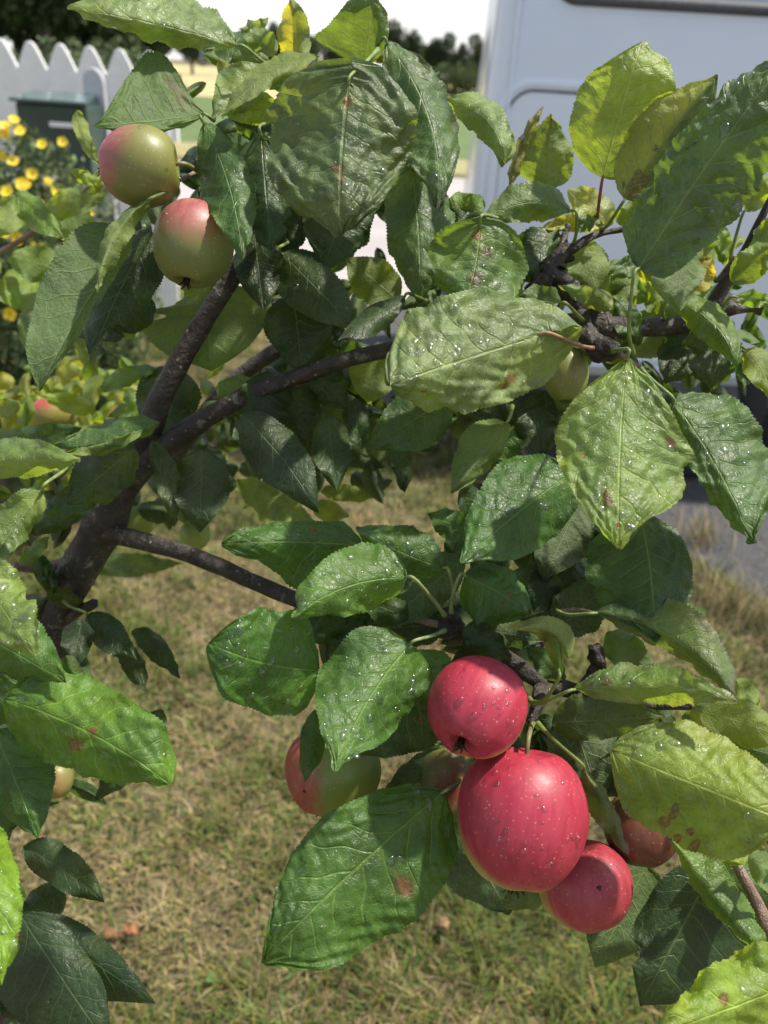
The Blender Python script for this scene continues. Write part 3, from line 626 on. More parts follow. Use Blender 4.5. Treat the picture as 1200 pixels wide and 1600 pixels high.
L((738,832,46),(667,803,45),24,22,col=(.05,.11,.035),drops=9,cr=.05)
L((730,830,48),(700,880,48),24,24,col=DK)
L((716,770,49),(780,800,50),26,26,col=DK)
L((930,958,45),(1152,1098,40),50,22,da=.4,db=1.4,bend=32,col=(.075,.125,.055),sh=('el','el'),wave=.4,cr=.06,drops=10,edge=(.13,.14,.09),stalk=(870,955,47))
L((946,990,47),(1024,1054,46),26,26,col=(.08,.145,.028),under=True)
L((896,1078,42),(1152,1096,38),34,26,da=.4,db=.5,bend=14,col=(.11,.18,.055),sh='el',wave=.35,cr=.14,drops=16,stalk=(835,1100,44),spots=[(.2,.2,.025,(.2,.1,.05))],edge=(.15,.19,.08))
L((862,1130,46),(1036,1120,44),44,30,col=(.05,.09,.022),under=True,cr=.05,pale=.15)
L((955,1172,40),(1228,1282,36),78,92,da=.7,db=.7,bend=0,cup=.8,col=(.115,.185,.035),sh=([0,.4,.62,.8,.95,1,1,.95,.85,.7,.4,0],[0,.22,.45,.72,.92,1,1,1,.92,.75,.4,0]),wave=.25,cr=.06,wk=1,drops=22,edge=(.17,.22,.05),spots=[(.40,-.80,.03,(.16,.09,.09)),(.44,-.55,.03,(.15,.14,.09)),(.56,-.72,.018,(.10,.06,.08)),(.60,-.92,.03,(.22,.1,.06)),(.5,-.92,.025,(.2,.09,.07)),(.02,0,.025,(.2,.06,.05))],order=9,pale=.3)
L((1080,1108,43),(1245,1162,40),32,36,bend=4,col=(.13,.18,.03),under=True,cr=.05,wave=.2)
L((1066,1118,45),(1120,1150,44),22,18,col=(.09,.14,.03),under=True)
L((1150,1062,52),(1188,1112,51),18,18,col=YG,under=True)
L((1050,1312,42),(1215,1512,38),38,15,da=.5,db=1.1,bend=-8,col=(.085,.155,.035),sh='el',cr=.07,wave=.3,drops=3)
L((1120,1330,44),(1205,1480,42),50,46,col=(.05,.105,.026),cr=.04,drops=2)
L((1180,1325,42),(1128,1345,41),10,16,bend=8,col=YG)
L((1188,1320,40),(1215,1400,39),16,20,bend=-10,col=(.12,.19,.06),under=True,cr=.04)
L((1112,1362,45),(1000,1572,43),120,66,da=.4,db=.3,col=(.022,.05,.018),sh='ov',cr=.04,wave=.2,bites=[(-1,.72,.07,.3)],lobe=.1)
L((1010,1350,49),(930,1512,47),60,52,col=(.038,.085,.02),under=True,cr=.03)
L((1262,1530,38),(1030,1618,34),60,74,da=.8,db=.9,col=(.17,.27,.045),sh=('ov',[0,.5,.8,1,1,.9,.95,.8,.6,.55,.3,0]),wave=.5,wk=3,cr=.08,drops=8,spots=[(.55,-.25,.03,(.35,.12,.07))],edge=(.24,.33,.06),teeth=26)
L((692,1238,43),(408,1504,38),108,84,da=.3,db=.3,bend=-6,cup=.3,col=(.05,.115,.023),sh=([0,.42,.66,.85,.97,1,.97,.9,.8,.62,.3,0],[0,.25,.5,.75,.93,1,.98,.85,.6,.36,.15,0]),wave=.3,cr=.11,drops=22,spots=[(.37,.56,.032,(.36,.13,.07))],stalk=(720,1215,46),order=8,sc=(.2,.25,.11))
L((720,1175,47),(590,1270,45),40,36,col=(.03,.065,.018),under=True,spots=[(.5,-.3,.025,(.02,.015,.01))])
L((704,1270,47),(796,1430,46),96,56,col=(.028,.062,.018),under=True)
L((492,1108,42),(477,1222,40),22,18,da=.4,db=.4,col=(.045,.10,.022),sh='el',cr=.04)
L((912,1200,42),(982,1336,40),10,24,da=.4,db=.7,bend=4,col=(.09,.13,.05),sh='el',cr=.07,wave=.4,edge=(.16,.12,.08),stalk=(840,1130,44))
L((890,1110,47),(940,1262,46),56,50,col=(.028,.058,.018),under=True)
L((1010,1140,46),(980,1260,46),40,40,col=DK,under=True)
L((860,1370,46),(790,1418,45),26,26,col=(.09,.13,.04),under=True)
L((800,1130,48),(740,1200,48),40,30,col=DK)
L((70,330,66),(165,300,64),22,22,col=YG,under=True,tone=1.05)
L((100,315,68),(140,395,66),26,26,col=BR,under=True)
L((35,310,70),(-10,370,68),26,26,col=YG,under=True)
L((120,172,60),(158,262,58),12,12,bend=-6,col=YG,under=True)
L((150,290,60),(108,262,60),10,12,col=YG)
L((160,265,62),(150,300,62),12,12,col=YG)
L((90,420,72),(10,400,70),28,28,col=BR,under=True)
L((60,440,74),(-10,460,70),34,30,col=BR)

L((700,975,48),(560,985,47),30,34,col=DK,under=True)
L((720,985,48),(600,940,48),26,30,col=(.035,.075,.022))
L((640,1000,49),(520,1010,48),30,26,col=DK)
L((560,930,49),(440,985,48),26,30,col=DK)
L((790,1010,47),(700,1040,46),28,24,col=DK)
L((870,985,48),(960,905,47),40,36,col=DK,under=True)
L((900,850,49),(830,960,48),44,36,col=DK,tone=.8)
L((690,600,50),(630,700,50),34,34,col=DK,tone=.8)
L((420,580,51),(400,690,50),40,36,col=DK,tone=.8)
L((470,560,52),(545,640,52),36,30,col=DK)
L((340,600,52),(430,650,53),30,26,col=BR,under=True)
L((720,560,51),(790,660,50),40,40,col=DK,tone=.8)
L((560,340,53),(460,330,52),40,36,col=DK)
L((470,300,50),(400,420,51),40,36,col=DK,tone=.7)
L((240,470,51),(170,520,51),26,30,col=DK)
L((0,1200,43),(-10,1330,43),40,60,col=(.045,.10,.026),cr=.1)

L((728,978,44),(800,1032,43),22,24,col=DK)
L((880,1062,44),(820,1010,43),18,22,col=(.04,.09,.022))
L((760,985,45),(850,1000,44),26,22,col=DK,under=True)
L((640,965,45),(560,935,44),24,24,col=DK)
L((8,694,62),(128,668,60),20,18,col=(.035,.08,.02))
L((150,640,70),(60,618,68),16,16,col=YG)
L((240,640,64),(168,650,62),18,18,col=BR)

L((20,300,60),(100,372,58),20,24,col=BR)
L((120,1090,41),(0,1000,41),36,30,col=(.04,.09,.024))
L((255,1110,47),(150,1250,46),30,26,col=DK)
# ---------------------------------------------------------------- link the leaves: the 100 largest as parts, the rest in one part
def link_leaves():
    LEAVES.sort(key=lambda p: -math.hypot(p['t'][0]-p['b'][0], p['t'][1]-p['b'][1])*(abs(p['wa'])+abs(p['wb'])))
    rest = []
    for k, p in enumerate(LEAVES):
        g = leafgeo(p); st = stalkgeo(p, g)
        if k < 100:
            o = mesh('leaf', g['V'], g['q'], LEAF, tree, g['base'], col=g['C'], uvs={'UVMap': g['uv'], 'vein': g['vein']})
            if p['spots'] and k < 60: o['label'] = 'blotched leaf with brown spots'
            if st is not None: mesh('leaf_stalk', st[0], st[1], STALK, o, g['base'], col=np.array(p['sc']))
            if p['drops']:
                r = random.Random(k+50); Wd, nn = g['W'], g['n']; NU, NVv = Wd.shape[:2]
                def surf():
                    i = int(NU*r.uniform(.06, .9)); j = int(NVv*r.uniform(.1, .9)); i = min(i, NU-2); j = min(j, NVv-2); a, b = r.random(), r.random()
                    pos = (Wd[i, j]*(1-a)+Wd[i+1, j]*a)*(1-b)+(Wd[i, j+1]*(1-a)+Wd[i+1, j+1]*a)*b
                    return pos, nn[i, j]
                V, Fs = dropgeo(surf, int(p['drops']*.85), r)
                tag(mesh('water_drops', V, Fs, WATER, o, g['base']), kind='stuff')
        else: rest.append((g, st))
    return rest
REST = link_leaves()
# loose leaves further back in the crown, seen between the others
FILL = [  # cx, cy, rx, ry, z0, z1, count, colour, spread of size px
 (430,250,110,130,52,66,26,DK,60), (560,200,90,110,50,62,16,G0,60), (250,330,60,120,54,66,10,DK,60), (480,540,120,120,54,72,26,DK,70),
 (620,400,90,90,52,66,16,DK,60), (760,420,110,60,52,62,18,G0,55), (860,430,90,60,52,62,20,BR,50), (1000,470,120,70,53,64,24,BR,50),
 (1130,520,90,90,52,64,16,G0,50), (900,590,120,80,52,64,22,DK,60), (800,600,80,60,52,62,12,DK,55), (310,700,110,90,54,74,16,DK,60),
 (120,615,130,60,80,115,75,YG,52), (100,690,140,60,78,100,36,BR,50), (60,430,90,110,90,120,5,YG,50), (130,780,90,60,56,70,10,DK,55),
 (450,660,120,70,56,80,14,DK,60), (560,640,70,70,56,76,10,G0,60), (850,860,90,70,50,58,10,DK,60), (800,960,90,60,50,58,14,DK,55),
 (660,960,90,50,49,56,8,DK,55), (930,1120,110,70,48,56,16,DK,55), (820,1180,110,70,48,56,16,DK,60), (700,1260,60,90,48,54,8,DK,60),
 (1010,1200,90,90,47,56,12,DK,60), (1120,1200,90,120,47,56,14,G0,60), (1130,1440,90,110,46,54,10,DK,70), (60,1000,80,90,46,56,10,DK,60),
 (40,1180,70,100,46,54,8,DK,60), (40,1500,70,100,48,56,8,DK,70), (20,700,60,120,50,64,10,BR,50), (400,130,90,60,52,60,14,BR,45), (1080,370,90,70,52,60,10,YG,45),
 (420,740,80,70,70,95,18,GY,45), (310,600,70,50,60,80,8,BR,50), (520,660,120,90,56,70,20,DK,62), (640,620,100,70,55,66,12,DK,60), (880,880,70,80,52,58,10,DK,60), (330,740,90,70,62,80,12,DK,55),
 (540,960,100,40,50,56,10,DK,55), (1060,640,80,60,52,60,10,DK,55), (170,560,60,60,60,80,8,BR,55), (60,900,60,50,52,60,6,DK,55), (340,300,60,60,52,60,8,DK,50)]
def fill():
    r = random.Random(11)
    for (cx, cy, rx, ry, z0, z1, n, c, sz) in FILL:
        for i in range(n):
            a = r.uniform(0, 6.28); q = math.sqrt(r.random()); x = cx+rx*q*math.cos(a); y = cy+ry*q*math.sin(a); z = r.uniform(z0, z1)
            l = sz*r.uniform(.8, 1.5)*(55/z)**.5; an = r.gauss(math.pi/2, 1.0); k = r.uniform(.22, .37)*l
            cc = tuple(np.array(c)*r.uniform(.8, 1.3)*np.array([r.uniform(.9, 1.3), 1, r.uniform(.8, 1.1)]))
            p = dict(b=(x, y, z), t=(x+l*math.cos(an), y+l*math.sin(an), z+r.uniform(-3, 3)), wa=k*r.uniform(.5, 1.1), wb=k*r.uniform(.5, 1.1), da=r.uniform(-.5, 2), db=r.uniform(-.5, 2),
                bend=r.uniform(-8, 8), bz=r.uniform(-1.5, .5), cup=r.uniform(0, 1), col=cc, colb=None, sh='ov', lobe=0, wave=.4, wk=1.6, cr=.06, under=r.random() < .4, drops=0, spots=(), bites=(),
                stalk=None, sc=(0, 0, 0), edge=None, teeth=None, tone=1, hook=0, pale=0)
            REST.append((leafgeo(p, False), None))
    V = []; Q = []; C = []; U1 = []; U2 = []; n = 0
    for g, st in REST:
        V.append(g['V']); Q.append(g['q']+n); C.append(g['C']); U1.append(g['uv']); U2.append(g['vein']); n += len(g['V'])
        if st is not None:
            sv = np.array(st[0]); sf = np.array([f if len(f) == 4 else (f[0], f[1], f[2], f[2]) for f in st[1] if len(f) == 4])
            V.append(sv); Q.append(sf+n); C.append(np.tile(g['p']['sc'], (len(sv), 1))); U1.append(np.zeros((len(sv), 2))+.5); U2.append(np.zeros((len(sv), 2))+[.5, .5]); n += len(sv)
    base = P(600, 700, .5)
    o = mesh('foliage', np.concatenate(V), np.concatenate(Q), LEAF, tree, base, col=np.concatenate(C), uvs={'UVMap': np.concatenate(U1), 'vein': np.concatenate(U2)})
    tag(o, kind='stuff')
fill()
# ---------------------------------------------------------------- branches
def branch(name, pts, mat=BARK, ns=16, bump=.05, n=8, seed=1, knots=0):
    pts = np.array(pts, float); W3 = np.array([P(a, b, c/100) for a, b, c, d in pts]); rad = pts[:, 3]/F*pts[:, 2]/100
    pa = cat(np.column_stack([W3, rad]), n); r_ = pa[:, 3].copy()
    rr = np.random.default_rng(seed); r_ *= 1+bump*.8*np.convolve(rr.uniform(-1, 1, len(r_)+2), np.ones(3)/3, 'valid')
    for k in range(knots):
        i = rr.uniform(0, len(r_)); r_ *= 1+.28*np.exp(-((np.arange(len(r_))-i)/1.5)**2)
    V, Fs = tube(pa[:, :3], r_, ns, bump, seed); return mesh(name, V, Fs, mat, tree, W3[0])
TR = P(92, 955, .60)
tr_pts = [(-60,1500,62,36),(0,1250,61,32),(58,1070,60,29),(95,950,59,29),(143,855,57,30),(188,768,55,27),(220,705,54,24),(238,660,53,20)]
# the trunk runs on down to the lawn
gW = P(-60, 1500, .62)
def trunk():
    pts = np.array(tr_pts, float); W3 = [P(a, b, c/100) for a, b, c, d in pts]; rad = list(pts[:, 3]/F*pts[:, 2]/100)
    foot = np.array([W3[0][0]-.05, W3[0][1]+.12, 0.0]); mid = (foot+W3[0])/2+np.array([.0, .03, 0])
    W3 = [foot, foot*.85+W3[0]*.15, mid]+W3; rad = [.045, .030, .024]+rad
    pa = cat(np.column_stack([np.array(W3), rad]), 12); rr = np.random.default_rng(3); r_ = pa[:, 3]*(1+.09*np.convolve(rr.uniform(-1, 1, len(pa)+4), np.ones(5)/5, 'valid'))
    i = np.argmin(np.linalg.norm(pa[:, :3]-P(165, 820, .56), axis=1)); r_ *= 1+.16*np.exp(-((np.arange(len(r_))-i)/3.)**2)
    V, Fs = tube(pa[:, :3], r_, 26, .045, 2); mesh('trunk', V, Fs, barkmat('trunk_bark', (.022, .018, .014), (.062, .052, .043), .9), tree, foot)
trunk()
branch('limb', [(214,735,54.5,21),(228,690,53.5,20),(255,615,52,18),(300,530,51,16),(352,450,50,15),(400,375,50,14),(432,320,51,13),(480,245,53,10),(540,150,53,7),(585,85,50,4)], seed=4, ns=18)
branch('limb', [(205,750,54.5,20),(250,705,53,18),(330,648,52,15.5),(400,612,51,14),(460,590,50.5,13),(530,565,50,12.5),(604,548,50,12),(700,530,50,13),(800,516,50,13),(870,505,50,16),(930,512,50,18),(1000,512,50,15),(1060,508,50,14),(1110,492,50,13),(1150,470,50,11)], seed=6, ns=18)
branch('side_branch', [(165,830,56,19),(195,838,55,15),(280,862,53,13.5),(350,888,52,13),(410,915,51.5,12.5),(480,945,51,12),(560,975,50.5,11),(640,985,49.5,11),(700,985,47.5,12),(760,1010,46,14),(840,1060,46,15),(900,1080,46.5,13),(1000,1095,47,12),(1070,1100,47,10),(1150,1100,47,8)], seed=8, ns=16)
branch('spur', [(940,515,50,16),(910,478,49.5,15),(878,440,49,17),(862,420,49,15),(880,395,49,12),(900,385,49,8),(930,368,49.5,5),(980,357,49.5,4),(1010,353,50,3)], seed=9, bump=.12, knots=4)
branch('spur', [(900,500,49,18),(930,540,47.5,14),(945,548,46,15),(962,545,44.5,9)], seed=10, bump=.14, knots=3)
branch('spur', [(885,402,49,12),(880,380,50,7),(888,350,50,4)], seed=12, bump=.1)
branch('spur', [(862,430,49,14),(840,442,49,11),(825,455,49,8)], seed=13, bump=.14, knots=2)
branch('side_shoot', [(1105,492,50,13),(1130,450,49.5,11),(1160,400,48.5,8),(1190,340,47.5,6),(1215,290,47,5)], seed=14)
branch('side_shoot', [(1105,480,50,14),(1150,478,50,12),(1190,478,50,8)], seed=15, bump=.13, knots=3)
branch('spur', [(700,990,46,16),(705,968,45.5,15),(700,955,45,9)], seed=16, bump=.16, knots=2)
branch('spur', [(860,1070,46,22),(848,1030,47,18),(842,1005,47,10)], seed=17, bump=.18, knots=2)
branch('spur', [(920,1080,46,16),(935,1040,45.5,12),(928,1010,45,8)], seed=18, bump=.2, knots=2)
branch('spur', [(850,1070,46,16),(838,1105,44.5,10),(828,1130,44,6)], seed=19, bump=.1)
branch('side_branch', [(190,770,60,18),(140,850,60,15),(120,870,60,12),(70,888,58,8),(20,885,56,7)], mat=TWIG, seed=20)
branch('stub', [(95,965,59,12),(120,955,58,9),(148,942,57,7)], seed=21, bump=.15)
branch('side_branch', [(250,740,64,14),(310,660,64,13),(360,600,63,12),(420,555,62,12),(470,520,62,8)], mat=BARK2, seed=22)
branch('twig', [(-20,402,72,4),(15,385,70,4),(68,352,68,4.5),(110,318,66,3.5),(145,285,64,2.5)], mat=TWIG, seed=23)
branch('twig', [(68,352,68,3.5),(50,330,68,2.5),(45,315,68,2)], mat=TWIG, seed=24)
branch('twig', [(60,355,68,3.5),(100,348,68,2.5)], mat=TWIG, seed=25)
branch('side_shoot', [(1145,1340,43,7),(1175,1395,42.5,9),(1200,1450,42,10),(1225,1520,42,11)], mat=TWIG, seed=26)
branch('twig', [(100,690,62,7),(90,740,60,6),(110,725,47,3)], mat=TWIG, seed=27)
branch('twig', [(1000,575,47,4),(960,548,46,5)], mat=TWIG, seed=28)
branch('twig', [(600,960,48,4),(660,970,47,5),(700,980,46,6)], mat=TWIG, seed=29)
branch('twig', [(330,260,48,4),(345,300,49,5),(400,360,50,6)], seed=30)
branch('twig', [(285,280,47,3),(310,268,48,3),(330,272,48.5,4)], mat=TWIG, seed=31)
branch('twig', [(870,955,47,3),(900,952,46.5,3),(932,958,45,2.5)], mat=TWIG, seed=32)
branch('twig', [(1120,440,50,3.5),(1150,400,49,4)], mat=TWIG, seed=33)
# ---------------------------------------------------------------- apples
SEP = colmat('calyx', .85, 0, .3, 300, .1)
def apple_mat(name, ground, red, axis_dir, lo, hi, mott=.25, stripe_axis=(0, 0, 1)):
    a = N(name); ob = a.obj()
    nrm = a.n('VectorMath', operation='NORMALIZE'); a.set(nrm.inputs[0], ob)
    d = a.n('VectorMath', operation='DOT_PRODUCT'); a.set(d.inputs[0], nrm.outputs[0]); d.inputs[1].default_value = axis_dir
    n1 = a.noise(55, 4, .6, ob); n2 = a.noise(170, 4, .65, ob)
    da_ = a.n('VectorMath', operation='DOT_PRODUCT'); a.set(da_.inputs[0], ob); da_.inputs[1].default_value = stripe_axis
    sc1 = a.n('VectorMath', operation='SCALE'); sc1.inputs[0].default_value = stripe_axis; a.set(sc1.inputs['Scale'], da_.outputs['Value'])
    sc2 = a.n('VectorMath', operation='SCALE'); a.set(sc2.inputs[0], sc1.outputs[0]); sc2.inputs['Scale'].default_value = -.88
    ad_ = a.n('VectorMath', operation='ADD'); a.set(ad_.inputs[0], ob); a.set(ad_.inputs[1], sc2.outputs[0])
    st_ = a.noise(210, 4, .7, ad_.outputs[0])
    x = a.math('MULTIPLY_ADD', a.math('SUBTRACT', n1, .5), mott*2.4, d.outputs['Value']); x = a.math('MULTIPLY_ADD', a.math('SUBTRACT', st_, .5), mott*2.2, x); x = a.math('MULTIPLY_ADD', a.math('SUBTRACT', n2, .5), mott, x)
    f = a.rng(x, lo, hi)
    g2 = a.mix(a.rng(n1, .35, .65), ground, tuple(np.array(ground)*np.array([1.25, 1.12, .9])))
    r2 = a.mix(a.rng(st_, .35, .65), tuple(np.array(red)*np.array([1.04, 1.2, 1.1])), tuple(np.array(red)*np.array([.84, .7, .78])))
    b = a.mix(f, g2, r2)
    v = a.n('TexVoronoi'); v.inputs['Scale'].default_value = 330; a.set(v.inputs['Vector'], ob)
    v2 = a.n('TexVoronoi'); v2.inputs['Scale'].default_value = 120; a.set(v2.inputs['Vector'], ob)
    dots = a.math('MAXIMUM', a.math('MULTIPLY', a.rng(v.outputs['Distance'], .08, .2, 1, 0), .28), a.math('MULTIPLY', a.rng(v2.outputs['Distance'], .05, .09, 1, 0), .35))
    b = a.mix(dots, b, (.62, .40, .26))
    a.P(Base_Color=b, Roughness=a.rng(n2, .3, .7, .42, .56), Normal=a.bump(a.math('ADD', n2, a.math('MULTIPLY', dots, .5)), .12, .0006))
    a.b.inputs['Subsurface Weight'].default_value = .12; a.b.inputs['Subsurface Radius'].default_value = (.006, .003, .0015); a.b.inputs['Subsurface Scale'].default_value = 1
    a.b.inputs['Coat Weight'].default_value = .05; a.b.inputs['Coat Roughness'].default_value = .3
    return a.m
def apple(px, py, z, rx, ry, cal, label, ground, red, blush, lo, hi, drops=0, stalk=None, mott=.25, calv=True, group='apples on the tree', spot=None, det=True):
    """cal: direction of the calyx in camera axes (right, up, towards camera)"""
    z /= 100.; C0 = P(px, py, z); s = z/F; r = rx*s; h = ry*s
    ax = rt*cal[0]+up*cal[1]-fw*cal[2]; ax /= np.linalg.norm(ax)
    u = np.cross(ax, fw+.01*up); u /= np.linalg.norm(u); v = np.cross(ax, u)
    r_ = np.random.default_rng(int(px)); ph = r_.uniform(0, 6.28, 4)
    NT, NP = 56, 48; V = []
    for i in range(NT+1):
        t = math.pi*i/NT                       # 0 = calyx pole
        ct, st = math.cos(t), math.sin(t)
        prof = st**.92*(1+.05*ct*-1)           # slightly broader near the stem
        zz = ct*(1-.0)
        zz -= .26*math.exp(-(st/.22)**2) if ct > 0 else 0
        zz += .30*math.exp(-(st/.26)**2) if ct < 0 else 0
        for k in range(NP):
            a = 2*math.pi*k/NP
            lob = 1+.018*math.sin(5*a+ph[0])*(ct if ct > 0 else .2)+.015*math.sin(2*a+ph[1])+.012*math.sin(3*a+ph[2]+2*t)
            zb = zz*(1+.03*math.sin(5*a+ph[0])*max(ct, 0)*st)
            V.append(C0+(u*math.cos(a)+v*math.sin(a))*r*prof*lob+ax*h*zb*.97)
    V = np.array(V); Fs = np.array([(i*NP+k, i*NP+(k+1) % NP, (i+1)*NP+(k+1) % NP, (i+1)*NP+k) for i in range(NT) for k in range(NP)])
    bd = rt*blush[0]+up*blush[1]-fw*blush[2]; bd /= np.linalg.norm(bd)
    m = apple_mat('apple_skin', ground, red, tuple(bd), lo, hi, mott, tuple(ax))
    e = empty('apple', C0, label, 'apple', group)
    cc = np.ones((len(V), 3))
    body = mesh('flesh', V, Fs, m, e, C0)
    nv = (V-C0)/np.linalg.norm(V-C0, axis=1)[:, None]
    if det:
        # calyx: withered sepals in the basin
        b = MB(); cp_ = C0+ax*h*.74
        for k in range(9):
            a = 2*math.pi*k/9+r_.uniform(-.3, .3); d = u*math.cos(a)+v*math.sin(a); L_ = r*r_.uniform(.13, .24); tn = np.cross(ax, d)
            curl = r_.uniform(-.6, .5)
            q0 = cp_+d*r*.05; q1 = cp_+d*L_*.45+ax*h*.16; q2 = cp_+d*L_*.9+ax*h*(.24+.12*curl)+tn*L_*r_.uniform(-.3, .3)
            w_ = r*.045; cl = np.array([.035, .022, .014])*r_.uniform(.6, 1.7)
            b.add([q0-tn*w_, q0+tn*w_, q1+tn*w_*.9+ax*.0004, q1-tn*w_*.9, q2+tn*w_*.15, q2-tn*w_*.15], [(0, 1, 2, 3), (3, 2, 4, 5)], cl)
        for k in range(7):
            a = r_.uniform(0, 6.28); d = u*math.cos(a)+v*math.sin(a)
            T_, Ff = tube([cp_-ax*h*.03, cp_+d*r*.03+ax*h*.08, cp_+d*r*.07+ax*h*r_.uniform(.14, .22)], [.0005, .0004, .0003], 5); b.add(T_, Ff, (.05, .03, .018))
        T_, Ff = tube([cp_-ax*h*.06, cp_+ax*h*.035], [r*.085, r*.06], 10); b.add(T_, Ff, (.03, .02, .012))
        c = b.build('calyx', SEP, e, cp_); c.modifiers.new('solid', 'SOLIDIFY').thickness = .0004
    if stalk is not None:
        sb = C0-ax*h*.68; en = P(stalk[0], stalk[1], stalk[2]/100)
        pa = cat([sb, sb-ax*h*.35, (sb-ax*h*.5+en)/2, en], 5); T_, Ff = tube(pa, np.linspace(.0011, .0016, len(pa)), 8)
        mesh('stalk', T_, Ff, STALK, e, sb, col=np.array([.16, .15, .06]))
    if spot:
        for (sx, sy, sr) in spot:
            d0 = P(px+sx, py+sy, z)-CAM; d0 /= np.linalg.norm(d0)
            # nearest front vertex along that ray
            w_ = V-CAM; t_ = w_@d0; dist = np.linalg.norm(w_-np.outer(t_, d0), axis=1); fr = t_ < np.dot(C0-CAM, d0); dist[~fr] = 9; i = dist.argmin()
            nn = nv[i]; a1 = np.cross(nn, up); a1 /= np.linalg.norm(a1); a2 = np.cross(nn, a1); rr = sr*s
            VV = [V[i]+nn*.0006]; k2 = 14
            for ring, off in ((.5, .0005), (1, -.0003)):
                for k in range(k2): a = 6.283*k/k2; VV.append(V[i]+(a1*math.cos(a)+a2*math.sin(a))*rr*ring*(1+.2*math.sin(3*a+sx))+nn*off)
            ff = [(0, 1+k, 1+(k+1) % k2) for k in range(k2)]+[(1+k, 1+k2+k, 1+k2+(k+1) % k2, 1+(k+1) % k2) for k in range(k2)]
            mesh('blemish', VV, ff, SEP, e, V[i], col=np.array([.10, .03, .03]))
    if drops:
        r2 = random.Random(int(px)); idx = [i for i in range(len(V)) if nv[i]@(-fw) > .25 and nv[i]@(np.array([.35, 0, 1])) > .15 and nv[i]@ax < .75]
        def surf():
            i = r2.choice(idx); return V[i]+nv[i]*.00005+np.cross(nv[i], [0, 0, 1])*r2.uniform(-.001, .001), nv[i]
        VV, ff = dropgeo(surf, int(drops*1.2), r2, .0021); tag(mesh('water_drops', VV, ff, WATER, e, C0), kind='stuff')
    return e
GRN = (.20, .27, .055); PK = (.60, .13, .10); RD = (.36, .026, .052); RDD = (.42, .03, .045)
apple(219,260,45, 60,66, (-.96,-.1,.1), 'green apple with pink left cheek, calyx pointing left, hanging above another apple at top left', (.145,.16,.042), (.34,.09,.095), (-1,.35,.25), .05, .85, 2, (318,278,48), .12)  # skin colours darkened to carry the shade of the leaf above
apple(302,382,46, 63,70, (-.15,-1,.12), 'green apple with pink flushed top hanging against the steep dark limb', (.135,.16,.045), (.33,.085,.085), (.1,.75,.75), .35, 1.05, 2, (318,300,49), .12)  # skin darkened too, shade put into both its colours
apple(745,1105,41, 78,80, (-.42,-.62,.62), 'crimson apple with dried calyx facing the viewer, touching the top of the biggest apple', (.50,.36,.09), RD, (-.3,.8,.6), -.62, -.25, 26, (832,1098,44), .1)
apple(815,1275,41.5, 101,114, (-.12,-1,.16), 'largest red apple, oblong and dotted with rain drops, in the low cluster', (.34,.32,.09), (.34,.024,.048), (.25,.75,.6), -.58, -.1, 34, (835,1130,44.5), .12)
apple(914,1383,44.5, 72,68, (.15,-1,.10), 'small red apple with a dark spot, lower right of the biggest red apple', (.30,.29,.08), (.32,.035,.05), (.4,.5,.7), -.55, .05, 8, (905,1240,47), .14, spot=[(21,6,4.5)])
apple(520,1205,46.5, 75,72, (-.25,-1,.06), 'half green, half dull red apple hanging alone below the drooping leaf tip', (.15,.20,.045), (.30,.07,.045), (-1,-.05,.35), .25, .72, 0, (600,1090,48), .14, spot=[(-48,32,3.5)])
apple(1003,1295,45.5, 58,57, (.1,-1,-.1), 'dull red and green apple half hidden under the yellowish spotted leaf at right', (.085,.085,.025), (.13,.035,.022), (0,.2,1), -.3, .9, 0, (960,1180,47), .2)
apple(697,1222,47, 48,66, (0,-1,.05), 'mottled yellow green apple squeezed behind the two biggest red apples', (.12,.135,.035), (.2,.06,.04), (.1,.2,1), .45, 1.1, 0, (740,1120,48), .3)
apple(85,648,76, 36,30, (.2,-1,0), 'blurred apple with bright red top, farther back among pale leaves at the left edge', (.2,.2,.05), (.42,.06,.06), (-.3,.9,.3), .1, .8, 0, None, .15, det=False)
apple(198,668,72, 33,36, (-.2,-1,0), 'blurred apple with pink top just left of the trunk fork', (.24,.24,.06), (.45,.09,.08), (.3,1,.2), .3, .9, 0, None, .15, det=False)
apple(212,812,66, 30,32, (0,-1,0), 'small plain green apple in the angle above the lower side branch', (.17,.24,.05), (.2,.24,.05), (0,0,1), 1, 2, 0, None, .1, det=False)
apple(305,836,72, 24,25, (0,-1,0), 'small plain green apple hanging below the darkest hanging leaf, beside the side branch', (.19,.27,.055), (.2,.24,.05), (0,0,1), 1, 2, 0, None, .1, det=False)
apple(884,585,49, 36,46, (0,-1,0), 'olive green apple in the shade below the leaf spur, between the two large wet leaves', (.16,.20,.05), (.2,.16,.05), (0,0,1), .3, 1.6, 0, (930,530,49), .2, det=False)
apple(90,1218,46, 24,30, (0,-1,0), 'sliver of a green brown apple behind the crinkled leaf at lower left', (.18,.18,.06), (.3,.14,.07), (0,0,1), .3, 1.6, 0, None, .2, det=False)

